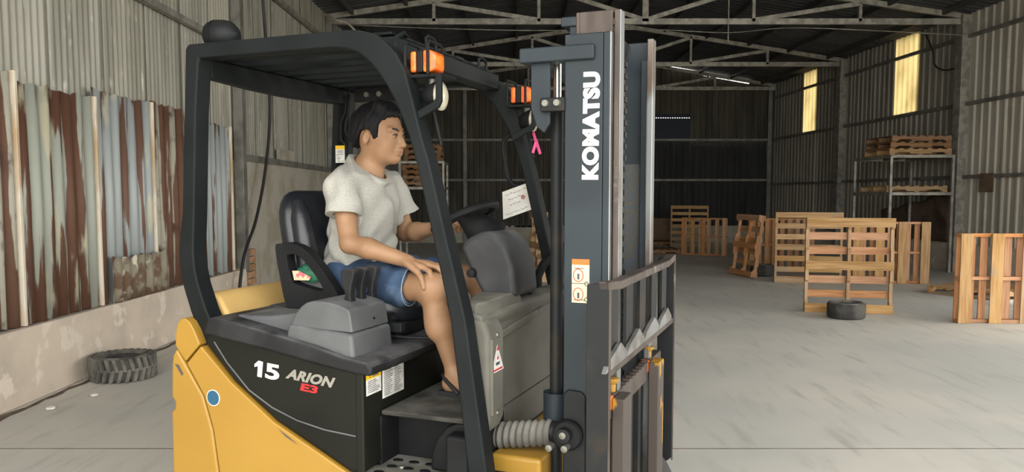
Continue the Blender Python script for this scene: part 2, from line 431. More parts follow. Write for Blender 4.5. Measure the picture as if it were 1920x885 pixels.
# dark blue sheet in the upper opening, holed along one row
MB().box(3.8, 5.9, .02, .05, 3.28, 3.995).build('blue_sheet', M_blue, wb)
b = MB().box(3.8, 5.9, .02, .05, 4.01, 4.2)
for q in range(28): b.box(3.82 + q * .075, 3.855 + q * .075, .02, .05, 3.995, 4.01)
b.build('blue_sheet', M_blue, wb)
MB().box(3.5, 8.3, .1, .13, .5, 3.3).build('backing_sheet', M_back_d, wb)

# roof: purlins and sheets on both slopes
ce = empty('ceiling', (0, 0, 0)); tag(ce, kind='structure', label='dark gabled sheet roof with steel trusses and purlins')
for side in (0, 1):
    y = Y0
    while y < YB:
        y1 = min(y + 1.0, YB); xe0 = XL - .1 if side == 0 else XR(y) + .1; xe1 = XL - .1 if side == 0 else XR(y1) + .1
        n = 5; v = []; f = []
        for i in range(n):
            for t, d in ((0, 0), (.55, 0), (.7, .03), (.85, .03)):
                tt = (i + t) / n; yy = y + (y1 - y) * tt; xe = xe0 + (xe1 - xe0) * tt
                v += [(xe, yy, ZE - .01 + d), (XA, yy, ZA + d)]
        v += [(xe1, y1, ZE - .01), (XA, y1, ZA)]
        for i in range(len(v) // 2 - 1): f.append((2 * i, 2 * i + 1, 2 * i + 3, 2 * i + 2))
        MB().add(v, f).build('roof_sheet', M_roof, ce, smooth=20); y = y1
    for t in (.08, .25, .42, .6, .78, .95):
        a = (XL + (XA - XL) * t, Y0, ZE + (ZA - ZE) * t - .06) if side == 0 else (XR(Y0) + (XA - XR(Y0)) * t, Y0, ZE + (ZA - ZE) * t - .06)
        c = (a[0], YB, a[2]) if side == 0 else (XR(YB) + (XA - XR(YB)) * t, YB, a[2])
        MB().bar(a, c, .05, .10).build('purlin', M_purlin, ce)
def truss(yy):
    xr = XR(yy); zc = 4.9
    t = empty('roof_truss', (0, yy, 0)); t.parent = ce
    MB().bar((XL, 0, zc), (xr, 0, zc), .07, .11).build('bottom_chord', M_steel, t)
    MB().bar((XL, 0, ZE - .06), (XA, 0, ZA - .14), .07, .10).build('top_chord', M_steel, t)
    MB().bar((XA, 0, ZA - .14), (xr, 0, ZE - .06), .07, .10).build('top_chord', M_steel, t)
    xs = [XL + (XA - XL) * q for q in (.335, .665, 1.0)] + [xr + (XA - xr) * q for q in (.665, .335)]
    for x in xs: MB().bar((x, 0, zc), (x, 0, ZR(x, yy) - .12), .06 if x != XA else .12, .07, up=(0, 1, 0)).build('web_post', M_steel, t)
    for a, b in ((xs[0], xs[1]), (xs[1], xs[2]), (xs[3], xs[2]), (xs[4], xs[3])):
        MB().bar((a, 0, ZR(a, yy) - .14), (b, 0, zc + .03), .05, .08).build('web_brace', M_steel, t)
for yy in (5.3, 10.25, 15.4, 20.3, 24.8): truss(yy)

# cables on walls and roof
def cable(name, pts, r, label, m=M_cable, n=6, sm=6):
    P = [np.array(p, float) for p in pts]; out = []
    for i in range(len(P) - 1):
        p0 = P[max(i - 1, 0)]; p1 = P[i]; p2 = P[i + 1]; p3 = P[min(i + 2, len(P) - 1)]
        for k in range(sm):
            t = k / sm; out.append(.5 * (2 * p1 + (p2 - p0) * t + (2 * p0 - 5 * p1 + 4 * p2 - p3) * t * t + (3 * p1 - p0 - 3 * p2 + p3) * t ** 3))
    out.append(P[-1])
    o = MB().tube(out, r, n).build(name, m, smooth=60)
    if label: tag(o, label, 'cable')
    return o
cable('wall_cable', [(-3.42, 10.75, 4.6), (-3.42, 10.95, 3.6), (-3.42, 11.05, 2.7), (-3.42, 10.8, 1.9), (-3.42, 10.35, 1.2), (-3.42, 9.85, .75), (-3.40, 9.55, .25)],
      .022, 'thick black cable hanging down the left wall behind the seat')
cable('roof_wire', [(-3.4, 15.25, 4.82), (-1.5, 15.25, 4.74), (.5, 15.25, 4.70), (2.6, 15.25, 4.72), (4.2, 15.25, 4.66), (5.6, 15.25, 4.75), (8.7, 15.2, 4.6)],
      .010, 'thin sagging wire strung below the nearest roof truss', m=M_steel)
cable('wall_cable', [(8.72, 16.6, 4.9), (8.72, 16.3, 4.5), (8.72, 16.2, 4.2), (8.74, 15.9, 4.05), (8.76, 15.55, 4.02)], .018,
      'black cable looping beside the nearest column of the right wall')
cable('hanging_wire', [(4.2, 15.3, 5.6), (4.2, 15.3, 4.9), (4.2, 15.3, 4.5)], .012, 'short wire hanging from the middle of the nearest truss', m=M_steel)
cable('wire_bundle', [(-3.62, 15.1, 5.0), (-3.3, 14.8, 4.8), (-3.1, 14.9, 4.75), (-2.9, 15.1, 4.55)], .02, 'loose wire bundle at the left end of the nearest truss', m=M_block)

# small stones by the wall base
for x, y, s, lb in ((-3.14, 5.72, .03, 'small white stone left of the tyre by the wall'), (-3.25, 5.35, .035, 'flat pale stone chip nearest the left edge'),
                    (-3.38, 8.1, .045, 'pale stone on the floor just left of the forklift')):
    b = MB(); b.lathe([(s * .5, 0), (s, s * .25), (s * .9, s * .6), (s * .35, s * .8)], (x, y, 0.0), 'z', 7)
    for q in range(len(b.v)): b.v[q] = tuple(c + random.uniform(-.1, .1) * s for c in b.v[q][:2]) + (max(0, b.v[q][2]),)
    tag(b.build('stone', M_stone), lb, 'stone', 'stones by the wall base')
# ------------------------------------------------------------------ pallets
def pallet_proto(L, W, nt, nb, m_str, m_top, m_bot, bt=.10, bb=.10):
    r = empty('wooden_pallet')
    notch = [(0, .018), (L, .018), (L, .108), (0, .108)]
    a = L * .16; c = L * .40
    notch = [(-L / 2, .018), (-c, .018), (-c + .03, .05), (-a - .03, .05), (-a, .018), (a, .018), (a + .03, .05), (c - .03, .05), (c, .018),
             (L / 2, .018), (L / 2, .108), (-L / 2, .108)]
    me = MB().prism(notch, -.02, .02, 'y').mesh('stringer', 0)
    for y in (-W / 2 + .02, 0, W / 2 - .02):
        o = link('stringer', me, m_str, r); o.location = (0, y, 0)
    mt = MB().box(-bt / 2, bt / 2, -W / 2, W / 2, .108, .126).mesh('top_board', 0)
    for i in range(nt):
        o = link('top_board', mt, m_top, r); o.location = (-L / 2 + bt / 2 + (L - bt) * i / (nt - 1), 0, 0)
    mb = MB().box(-bb / 2, bb / 2, -W / 2, W / 2, 0, .018).mesh('bottom_board', 0)
    for i in range(nb):
        o = link('bottom_board', mb, m_bot, r); o.location = (-L / 2 + bb / 2 + (L - bb) * i / (nb - 1), 0, 0)
    r['dims'] = (L, W); return r
# stringer grain runs along x; boards run along y (their own material copies with the grain turned)
def turned(m, name):
    c = m.copy(); c.name = name
    for n in c.node_tree.nodes:
        if n.type == 'MAPPING' and tuple(round(v, 1) for v in n.inputs['Scale'].default_value) == (.6, 9.0, 9.0): n.inputs['Scale'].default_value = (9, .6, 9)
    return c
M_wood_b = turned(M_wood, 'raw_board_wood'); M_wood_ob = turned(M_wood_o, 'orange_board_wood'); M_wood_db = turned(M_wood_d, 'aged_board_wood')
PR = {
 'A': pallet_proto(1.22, 1.06, 7, 3, M_wood, M_wood_ob, M_wood_b, .095, .115),
 'B': pallet_proto(1.22, 1.06, 9, 4, M_wood_o, M_wood_ob, M_wood_b, .085, .14),
 'C': pallet_proto(1.22, 1.10, 7, 3, M_wood, M_wood_b, M_wood_b, .09, .1),
 'D': pallet_proto(1.20, 1.05, 7, 4, M_wood_d, M_wood_db, M_wood_db, .10, .10),
 'E': pallet_proto(1.15, .95, 6, 3, M_wood_o, M_wood_b, M_wood_ob, .10, .10),
}
used = set()
def pallet(kind, p, q, mode, top_to, label, group, lean=0.0):
    """stand a pallet on the floor line p-q; mode 'v' stringers upright, 'h' stringers level; top_to: deck faces +n or -n"""
    o = PR[kind] if kind not in used else copy_tree(PR[kind]); used.add(kind)
    L, W = o['dims']
    p = np.array((*p, 0.)); q = np.array((*q, 0.)); t = (q - p); t /= np.linalg.norm(t)
    up = np.array((0, 0, 1.)); nrm = np.cross(t, up) * top_to       # horizontal deck normal
    if lean: upv = up * math.cos(lean) + nrm * math.sin(lean); nrm = np.cross(np.cross(upv, nrm), upv); up = upv
    if mode == 'v': X = up; Z = nrm; Y = np.cross(Z, X); hh = L / 2
    else: Y = up; Z = nrm; X = np.cross(Y, Z); hh = W / 2
    c = (p + q) / 2 + up * hh + np.array((0, 0, .003))
    if lean: c = c + np.array((0, 0, .126 * max(0, nrm[2] * -1)))
    o.matrix_world = Matrix(((X[0], Y[0], Z[0], c[0]), (X[1], Y[1], Z[1], c[1]), (X[2], Y[2], Z[2], c[2]), (0, 0, 0, 1)))
    tag(o, label, 'pallet', group); return o
G1 = 'pallets standing on edge on the floor'
pallet('A', (3.80, 9.97), (4.84, 9.74), 'v', -1, 'tall pallet standing on edge behind the worn tyre, orange slats showing', G1)
pallet('B', (5.92, 13.42), (7.14, 13.14), 'h', -1, 'pallet with upright slats standing behind the tall orange-slatted pallet', G1)
pallet('B', (5.27, 9.05), (6.49, 9.02), 'h', -1, 'pallet with upright slats at the right edge, nearest the camera', G1)
pallet('C', (4.61, 13.56), (5.68, 13.31), 'v', 1, 'pallet with level pale slats half hidden behind the tall orange-slatted pallet', G1)
pallet('E', (4.22, 15.0), (4.36, 14.08), 'v', -1, 'broken notched pallet standing end-on and tilted beside a tyre', G1, lean=.13)
pallet('B', (4.82, 15.65), (6.0, 15.35), 'h', 1, 'close-boarded brown pallet between the tilted pallet and the pale slatted one', G1)
pallet('E', (4.32, 19.95), (5.40, 19.30), 'h', -1, 'gappy pallet with upright slats left of the tilted pallet', G1)
pallet('C', (4.78, 23.2), (5.80, 22.8), 'v', 1, 'pallet with level slats standing at the back left of the group', G1)
pallet('A', (.32, 14.45), (.50, 13.45), 'v', -1, 'orange pallet seen edge-on between the steering cover and the mast', G1)
def flat_pallet(kind, x, y, z, a, label, group, first=False):
    o = PR[kind] if kind not in used else copy_tree(PR[kind]); used.add(kind)
    o.matrix_world = Matrix.Translation((x, y, z)) @ Matrix.Rotation(a, 4, 'Z'); tag(o, label, 'pallet', group); return o
flat_pallet('C', 7.25, 11.75, .003, .5, 'pallet lying flat on the floor behind the rightmost standing pallet', 'pallets lying flat on the floor')
flat_pallet('D', 3.75, 20.5, .003, .05, 'dark low pallet lying flat left of the gappy standing pallet', 'pallets lying flat on the floor')
flat_pallet('D', 4.35, 23.9, .003, 0, 'dark pallet lying flat under the brown panel by the back wall', 'pallets lying flat on the floor')
PNL = MB().box(3.85, 4.95, 24.1, 24.16, .14, .82).build('plywood_panel', M_card, bevel=.004)
tag(PNL, 'brown plywood panel standing on a flat pallet at the back wall', 'panel')

# ------------------------------------------------------------------ racks with pallets on them
def rack(x0, x1, y0, y1, zt, zm, label, zb=None):
    r = empty('storage_rack', ((x0 + x1) / 2, (y0 + y1) / 2, 0)); tag(r, label, 'rack', 'steel pallet racks')
    hx, hy = (x1 - x0) / 2, (y1 - y0) / 2
    for sx in (-1, 1):
        for sy in (-1, 1): MB().box(sx * hx - .025, sx * hx + .025, sy * hy - .025, sy * hy + .025, 0, zt + .001).build('upright', M_steel, r, bevel=.004)
    for z in (zt, zm):
        for sy in (-1, 1): MB().box(-hx + .025, hx - .025, sy * hy - .022, sy * hy + .022, z - .06, z).build('shelf_beam', M_steel, r, bevel=.003)
        for sx in (-1, 1): MB().box(sx * hx - .022, sx * hx + .022, -hy + .025, hy - .025, z - .06, z).build('side_beam', M_steel, r, bevel=.003)
        for k in (-.4, 0, .4): MB().box(k * 2 * hx - .02, k * 2 * hx + .02, -hy + .022, hy - .022, z - .05, z - .003).build('shelf_bearer', M_steel_d, r)
    return r
rack(7.41, 8.62, 15.2, 16.8, 2.31, 1.58, 'tall steel rack by the right wall carrying stacked pallets')
rack(-2.58, -1.58, 17.9, 18.95, 2.31, 1.72, 'steel rack with stacked pallets behind the driver\'s face')
names = ['bottom', 'middle', 'top']
for i in range(3):
    flat_pallet('D' if i else 'C', 8.03 + .02 * i, 15.85 + .03 * i, 2.314 + .129 * i, math.pi / 2 * 0 + .02 * i,
                names[i] + ' pallet of the three stacked on top of the right-hand rack', 'pallets on the right-hand rack')
flat_pallet('C', 8.0, 15.9, 1.584, .015, 'single pallet on the middle level of the right-hand rack', 'pallets on the right-hand rack')
nm = ['lowest', 'second', 'third', 'topmost']
S2 = pallet_proto(.86, .82, 6, 3, M_wood_d, M_wood_db, M_wood_db, .1, .1); PR['S'] = S2
for i in range(3): flat_pallet('S', -2.08 + .015 * (i % 2), 18.4, 2.314 + .129 * i, .02 * i, ['bottom', 'middle', 'top'][i] + ' pallet stacked on top of the rack behind the driver', 'pallets on the rack behind the driver')
for i in range(4): flat_pallet('S', -2.08 - .015 * (i % 2), 18.4, 1.724 + .129 * i, -.02 * i, nm[i] + ' pallet on the lower level of the rack behind the driver', 'pallets on the rack behind the driver')
# sheet of brown plastic hung behind the right rack
v = []; f = []; nx, nz = 20, 12
for i in range(nx + 1):
    for k in range(nz + 1):
        t = i / nx; yy = 18.0 - 2.6 * t; z = .60 + (.55 + .45 * t + .04 * math.sin(i * .9)) * k / nz
        v.append((XR(yy) - .17 - .018 * math.sin(i * 1.3 + k * .5) - .012 * math.sin(k * 1.1 + i), yy, z))
for i in range(nx):
    for k in range(nz): a = i * (nz + 1) + k; f.append((a, a + 1, a + nz + 2, a + nz + 1))
tp = MB().add(v, f).build('plastic_sheet', M_tarp, smooth=80); s = tp.modifiers.new('t', 'SOLIDIFY'); s.thickness = .004
tag(tp, 'brown creased plastic sheet hung on the wall behind the right-hand rack', 'plastic sheet')

# ------------------------------------------------------------------ loose tyres
def tyre(x, y, R, H, ri, lugs, label, rz=0):
    t = empty('tyre', (x, y, 0.002), rz); tag(t, label, 'tyre', 'old tyres lying on the floor')
    pr = [(ri, H * .25), (ri + .01, H * .12), (ri + .05, .005), (R - .05, .0), (R - .02, .012), (R - .012, .03), (R - .012, H - .03), (R - .02, H - .012), (R - .05, H), (ri + .05, H - .005),
          (ri + .01, H * .88), (ri, H * .75)]
    MB().lathe(pr, (0, 0, 0), 'z', 40, close=True).build('carcass', M_rubber, t, smooth=30)
    if lugs:
        b = MB()
        for i in range(lugs):
            for half in (0, 1):
                a = 2 * math.pi * (i + .5 * half) / lugs; z0, z1 = (.006, H * .55) if half == 0 else (H * .45, H - .006)
                d = np.array((math.cos(a), math.sin(a), 0)); tt = np.array((-math.sin(a), math.cos(a), 0)); w = math.pi * R / lugs * .56
                sk = tt * (.014 if half else -.014)
                c0 = d * (R - .018); v = []
                for zz, s in ((z0, sk), (z1, -sk)):
                    for rr in (0, .022):
                        for sg in (-1, 1): v.append(c0 + d * rr + tt * sg * w * (1 if rr == 0 else .8) + s + np.array((0, 0, zz)))
                b.add(v, [(0, 1, 3, 2), (4, 6, 7, 5), (0, 2, 6, 4), (1, 5, 7, 3), (2, 3, 7, 6), (0, 4, 5, 1)])
        tl = b.build('tread_lugs', M_lug, t, smooth=0); tl['kind'] = 'stuff'
    return t
tyre(-3.225, 6.33, .25, .2, .125, 26, 'chunky-treaded old tyre lying against the left wall')
tyre(4.13, 9.48, .235, .2, .12, 0, 'worn smooth tyre lying in front of the tall orange-slatted pallet')
tyre(4.72, 14.55, .225, .22, .12, 0, 'dark tyre lying just behind the tilted broken pallet')
# ------------------------------------------------------------------ forklift (local x forward, y away from the camera, z up)
FO = (-1.139, 2.742, 0.0); FA = -math.radians(21.5)
K_guard = mat('dark_grey_guard_paint', '#1a1e1f', .55, col2='#15191a', scale=4, col3='#222627', scale3=14, ramp3=(.66, .8), dust='#55554f', dust_amt=.35, spec=.14)
K_black = mat('black_bodywork', '#131411', .45, col2='#191a16', scale=3, col3='#30302b', scale3=22, ramp3=(.72, .85), spec=.18)
K_top = mat('dusty_black_cover', '#1d1e20', .55, col2='#303133', scale=5, ramp=(.45, .7), dust='#6a6a6c', dust_amt=.7, spec=.25)
K_cons = mat('grey_plastic_console', '#4c4e51', .6, col2='#585a5c', scale=4, col3='#3f4144', scale3=9, ramp3=(.6, .75), dust='#8d8d8c', dust_amt=.45)
K_yel = mat('yellow_paint', '#98732a', .42, col2='#a17d31', scale=2, ramp=(.3, .75), col3='#9a6f28', scale3=26, ramp3=(.72, .78))
K_yel_d = mat('dusty_yellow_paint', '#bd9a5e', .65, col2='#c6a465', scale=3, col3='#b58a45', scale3=9, ramp3=(.62, .8))
K_dash = mat('dusty_grey_plastic', '#57564f', .7, col2='#67665f', scale=3, ramp=(.4, .7), col3='#474741', scale3=8, ramp3=(.6, .8), dust='#85837a', dust_amt=.6, spec=.3)
K_flr = mat('dusty_floor_mat', '#2c2c2a', .8, col2='#42413d', scale=6, dust='#6c6a64', dust_amt=.6, spec=.2)
K_cov = mat('grey_column_cover', '#303133', .6, col2='#3d3e40', scale=5, dust='#77777a', dust_amt=.7, spec=.3)
K_mast = mat('slate_mast_paint', '#2c343a', .45, col2='#262d32', scale=3, col3='#3c454c', scale3=11, ramp3=(.66, .8), spec=.22)
K_mast_d = mat('greasy_mast_steel', '#191c1e', .55, 0, col2='#2a251f', scale=9, ramp=(.5, .7), spec=.25)
K_bare = mat('worn_bare_steel', '#85888a', .4, .6, col2='#5d5147', scale=5, stretch=(2, 2, .5), ramp=(.5, .68))
K_greasy = mat('rust_speckled_steel', '#3a4046', .5, .1, col2='#4b4232', scale=60, ramp=(.5, .6))
K_rust = mat('brown_worn_steel', '#504741', .6, .3, col2='#3e3733', scale=6, stretch=(2, 2, .6), col3='#7c736b', scale3=12, ramp3=(.62, .75))
K_fork = mat('chipped_yellow_fork', '#453e39', .6, .1, col2='#a57a24', scale=4.2, ramp=(.56, .59), stretch=(1.5, 1.5, .8), detail=8)
K_dark = mat('matt_black_plastic', '#131416', .6, col2='#1a1b1d', scale=6, spec=.2)
K_seat = mat('black_vinyl_seat', '#191b20', .33, col2='#1f2127', scale=7, bump=.05, bscale=120)
K_rub = mat('rubber_boot', '#55534f', .75, col2='#6b6963', scale=9, dust='#86847b', dust_amt=.6)
K_tyre = mat('black_tyre', '#2c2b2a', .85, col2='#3a3937', scale=8)
K_chrome = mat('chrome', '#c9c9c6', .2, .9)
K_lens_o = mat('orange_lens', '#e85a1e', .25, col2='#f07a2c', scale=30)
K_lens_w = mat('clear_lamp_lens', '#b9b4a0', .25, col2='#9a9584', scale=20)
K_white = mat('white_lettering', '#e9e9e4', .5)
K_grey = mat('silver_lettering', '#8f8d86', .4, .3)
K_red = mat('red_lettering', '#c22126', .5)
K_lab = mat('white_sticker', '#dcdcd8', .55, col2='#c6c6c2', scale=30)
K_laby = mat('yellow_sticker', '#e6bd24', .5)
K_labo = mat('orange_sticker', '#df6a22', .5)
K_labc = mat('cream_sticker', '#d9cda6', .55)
K_ink = mat('printed_ink', '#45464a', .6)
K_blue = mat('blue_sticker', '#22536f', .45)
K_bolt = mat('bolt_steel', '#77776f', .45, .6)

FK = empty('forklift', FO, FA)
tag(FK, 'yellow and black electric forklift with a slate grey mast and overhead guard', 'forklift')
def P(name, b, m, parent=FK, bevel=.006, seg=2, smooth=35, label=None):
    o = b.build(name, m, parent, bevel, seg, smooth)
    if label: o['label'] = label
    return o

# --- chassis and wheels (below the frame)
P('chassis', MB().box(.1, 1.24, .2, .8, .12, .52), K_dark)
P('axle_frame', MB().box(1.08, 1.26, .16, .84, .3, .655), K_yel, bevel=.015)
P('mudguard', MB().prism([(.96, .56), (1.06, .6), (1.25, .6), (1.25, .56)], -.02, .2), K_dark)
for x, y0, y1, R in ((1.30, -.03, .17, .26), (1.30, .83, 1.03, .26), (.16, .04, .19, .2), (.16, .81, .96, .2)):
    w = MB().lathe([(R * .55, y0 + .01), (R * .9, y0), (R, y0 + .03), (R, y1 - .03), (R * .9, y1), (R * .55, y1 - .01)], (x, 0, R + .002), 'y', 32)
    wo = P('wheel', w, K_tyre, bevel=0)
    MB().lathe([(R * .2, y0 - .004), (R * .52, y0 - .002), (R * .54, y1 + .002), (R * .2, y1 + .004)], (x, 0, R + .002), 'y', 24).build('rim', K_yel, wo)

# --- counterweight and yellow side panels
P('counterweight', MB().prism([(-.03, .2), (-.086, .5), (-.084, .728), (-.068, .738), (-.066, .762), (-.0815, .778), (-.076, .88), (-.070, .93), (-.052, .958), (-.015, .906), (.063, .797), (.101, .678), (.122, .528), (.136, .2)], -.035, 1.035),
  K_yel, bevel=.016, seg=4)
P('corner_panel', MB().prism([(-.056, .968), (-.012, .914), (.056, .980), (.032, 1.03), (.012, 1.058), (-.008, 1.07), (-.028, 1.066), (-.044, 1.045), (-.053, 1.012)], -.0345, 1.0345), K_yel, bevel=.005, seg=2)
P('side_panel', MB().prism([(-.006, .908), (.060, .975), (.19, .857), (.368, .735), (.54, .654), (.66, .596), (.70, .55), (.70, .2), (.142, .2), (.128, .528), (.107, .678), (.069, .797)], -.035, 1.035),
  K_yel, bevel=.006, seg=3)
P('rear_cowl', MB().prism([(-.06, 1.0), (-.06, 1.09), (-.035, 1.135), (.0, 1.152), (.04, 1.13), (.10, 1.04), (.10, 1.0)], .085, .915), K_yel_d, bevel=.02, seg=3)
P('cowl_end', MB().prism([(-.045, 1.04), (-.03, 1.105), (.0, 1.112), (.085, 1.045), (.085, 1.0)], .06, .13), K_yel, bevel=.01)
P('scratch', MB().add([(.385, -.0362, .716), (.42, -.0362, .69), (.47, -.0362, .668), (.43, -.0362, .692)], [(0, 1, 2, 3)]), K_ink, bevel=0)
P('scratch', MB().add([(-.058, -.0362, .902), (-.04, -.0362, .90), (-.02, -.0362, .868), (-.028, -.0362, .862), (-.045, -.0362, .885)], [(0, 1, 2, 3, 4)]), K_ink, bevel=0)

# --- black hood block
P('hood_side', MB().prism([(.066, .985), (.10, 1.045), (.335, .995), (.55, .958), (.715, .935), (.72, .60), (.668, .592), (.548, .65), (.376, .731), (.198, .853)], -.028, 1.028), K_black, bevel=.02, seg=4)
P('hood_crease', MB().tube([(.117, -.029, .993), (.17, -.029, .925), (.263, -.029, .835), (.36, -.029, .783), (.46, -.029, .750), (.57, -.029, .730), (.69, -.029, .722)], .0028, 6), K_cons, bevel=0)
P('hood_post', MB().box(.69, .7215, -.031, -.016, .58, .94), K_black, bevel=.015, seg=3)
P('hood_cover', MB().prism([(.078, 1.02), (.10, 1.078), (.14, 1.082), (.321, 1.05), (.537, 1.01), (.65, .982), (.745, .968), (.762, .95), (.755, .925), (.70, .928), (.55, .95), (.335, .985)], -.042, 1.042), K_top, bevel=.018, seg=4)
P('tray_ramp', MB().prism([(.15, 1.03), (.16, 1.082), (.30, 1.085), (.44, 1.105), (.52, 1.11), (.60, 1.0), (.6, .96)], .035, .24), K_cons, bevel=.012, seg=3)
P('tray_wall', MB().prism([(.12, 1.03), (.125, 1.088), (.33, 1.07), (.36, 1.03)], .25, .75), K_top, bevel=.01)
# console with the lever bank
P('console_base', MB().prism([(.40, .97), (.42, 1.07), (.672, 1.052), (.680, .962)], -.018, .235), K_cons, bevel=.014, seg=3)
c = MB(); A = [(.425, 1.06), (.43, 1.08), (.44, 1.10), (.452, 1.117), (.468, 1.133), (.487, 1.145), (.51, 1.152), (.54, 1.154), (.58, 1.15), (.62, 1.142), (.65, 1.132), (.658, 1.122), (.668, 1.055)]
c.prism(A, -.006, .225)
P('console_top', c, K_cons, bevel=.010, seg=3)
P('console_screw', MB().lathe([(.0035, 0), (.0035, .006)], (.664, .13, 1.085), 'x', 10), K_dark, bevel=0)
P('console_screw', MB().lathe([(.0035, -.006), (.0035, 0)], (.55, .003, 1.085), 'y', 10), K_dark, bevel=0)
for y in (.095, .165, .235):
    A = [(.572, 1.13), (.585, 1.17), (.572, 1.20), (.566, 1.245), (.577, 1.255)]; B = [(.612, 1.125), (.606, 1.165), (.610, 1.20), (.624, 1.242), (.616, 1.253)]
    P('lever', MB().strip(A, B, y - .0165, y + .0165), K_top, bevel=.006)

# --- labels on the hood front and sides
def plate(name, o, xd, yd, w, h, m, n, parent=FK, t=.0012):
    o, xd, yd, n = map(np.array, (o, xd, yd, n)); b = MB(); q = [o, o + xd * w, o + xd * w + yd * h, o + yd * h]
    b.add([*q, *[p + n * t for p in q]], [(0, 3, 2, 1), (4, 5, 6, 7), (0, 1, 5, 4), (1, 2, 6, 5), (2, 3, 7, 6), (3, 0, 4, 7)])
    return b.build(name, m, parent, smooth=0)
def inklines(parent, o, xd, yd, w, rows, n, t=.0016, h=.0024):
    b = MB(); o, xd, yd, n = map(np.array, (o, xd, yd, n))
    for yy, x0, x1 in rows:
        p = o + xd * x0 * w + yd * yy; q = [p, p + xd * (x1 - x0) * w, p + xd * (x1 - x0) * w + yd * h, p + yd * h]
        b.add([a + n * t for a in q], [(0, 1, 2, 3)])
    o = b.build('printed_lines', K_ink, parent, smooth=0); o['kind'] = 'stuff'; return o
fx = (0, 1., 0); fz = (0, 0, 1.); nx = (1., 0, 0); ny = (0, -1., 0)
l1 = plate('warning_label', (.7205, -.012, .852), fx, fz, .092, .052, K_lab, nx); l1['label'] = 'white warning label with a yellow header'
plate('label_header', (.7205, -.012, .904), fx, fz, .092, .020, K_laby, nx, l1)
inklines(l1, (.7205, -.012, .852), fx, fz, .092, [(.008 + .006 * i, .1, random.uniform(.6, .92)) for i in range(7)], nx)
inklines(l1, (.7205, -.012, .909), fx, fz, .092, [(.0, .2, .32), (.0, .4, .85), (.004, .4, .8)], nx)
l2 = plate('specification_label', (.7205, .089, .82), fx, fz, .143, .104, K_lab, nx)
inklines(l2, (.7205, .089, .82), fx, fz, .143, [(.008 + .0065 * i, .07, random.uniform(.35, .48)) for i in range(14)] + [(.008 + .0065 * i, .54, random.uniform(.75, .93)) for i in range(14)], nx)
def letters(name, body, w, h, o, xd, yd, m, **k):
    me = text_mesh(body, w, h, o, xd, yd, **k); ob = link(name, me, m, FK); return ob
X3 = (1., 0, 0); U3 = (0, 0, 1.)
P('lettering', MB().prism([(.300, .886), (.318, .884), (.325, .938), (.307, .941), (.290, .928), (.289, .918), (.304, .922)], -.0297, -.0285), K_white, bevel=0)
letters('lettering', '5', .058, .054, (.332, -.0285, .883), (.995, 0, -.09), (.09, 0, .995), K_white, bold=.03)
letters('lettering', 'ARION', .198, .036, (.416, -.0285, .890), (.995, 0, -.09), (.09, 0, .995), K_grey, bold=.045, shear=.35, spacing=1.05)
letters('lettering', 'E3', .07, .026, (.475, -.0285, .854), (.995, 0, -.09), (.09, 0, .995), K_red, bold=.035, shear=.1)
st = MB().lathe([(.0, -.0012), (.029, -.0012), (.029, 0)], (.112, -.0355, .795), 'y', 28); st = P('round_sticker', st, K_white, bevel=0)
st['label'] = 'round blue sticker with a pale rim'
MB().lathe([(.0, -.0018), (.0262, -.0018), (.0262, -.001)], (.112, -.0355, .795), 'y', 28).build('sticker_face', K_blue, st)

# --- floor, step
P('floor_plate', MB().box(.722, 1.075, .075, .95, .768, .785), K_flr, bevel=.006)
P('floor_riser', MB().box(.69, 1.06, .195, .93, .5, .768), K_dark, bevel=.01)
P('step_wall', MB().prism([(.665, .58), (.665, .765), (.722, .765), (.722, .58)], .075, .2), K_dark, bevel=.008)
P('step_tread', MB().box(.645, 1.05, -.03, .2, .575, .598), K_dash, bevel=.012)
gm = MB(); gm.lathe([(.014, 0), (.012, .0035)], (0, 0, 0), 'z', 12); gm.v = [(x * 1.5, y, z) for x, y, z in gm.v]; gm = gm.mesh('tread_grip')
for i in range(6):
    for k in range(3): link('tread_grip', gm, K_dark, FK).location = (.69 + i * .062 + .012 * (k % 2), .01 + k * .062, .597)
P('step_bolt', MB().lathe([(.011, -.01), (.009, 0)], (.745, .193, .752), 'y', 12), K_bolt, bevel=0)
P('step_bolt', MB().lathe([(.011, .598), (.009, .604)], (.80, .075, 0), 'z', 12), K_bolt, bevel=0)
P('step_arch', MB().prism([(.90, .598), (.905, .66), (.925, .71), (.96, .75), (1.0, .768), (1.08, .768), (1.08, .598)], .085, .3), K_dark, bevel=.012, seg=3)
P('sill_post', MB().box(.985, 1.07, .02, .085, .45, .745), K_dark, bevel=.014)

# --- dashboard cowl
P('front_cowl', MB().box(1.0, 1.075, .15, .94, .42, 1.10), K_dash, bevel=.02, seg=3)
P('cowl_emboss', MB().prism([(.25, 1.015), (.255, 1.045), (.70, 1.075), (.705, 1.05)], 1.07, 1.086, 'x'), K_dash, bevel=.008, seg=2)
P('dash_top', MB().prism([(.985, 1.06), (.99, 1.115), (1.01, 1.13), (1.05, 1.128), (1.085, 1.118), (1.09, 1.098), (1.07, 1.06)], .09, .945), K_dash, bevel=.012, seg=3)
hm = [(1.025, .10), (1.06, .095), (1.078, .14), (1.078, .30), (1.075, .48), (1.01, .54), (.93, .49), (.95, .32), (.985, .19)]
P('dash_hump', MB().loft([[(1.02 + (x - 1.02) * (1 - .22 * s * s), .31 + (y - .31) * (1 - .22 * s * s), 1.10 + .058 * math.sin(s * 1.57)) for x, y in hm] for s in (0, .4, .7, .9, 1)]), K_dash, bevel=.008, seg=2)
for y in (.18, .33, .62, .88): P('cowl_bolt', MB().lathe([(.010, 0), (.007, .005)], (1.055, y, 1.128), 'z', 10), K_dark, bevel=0)
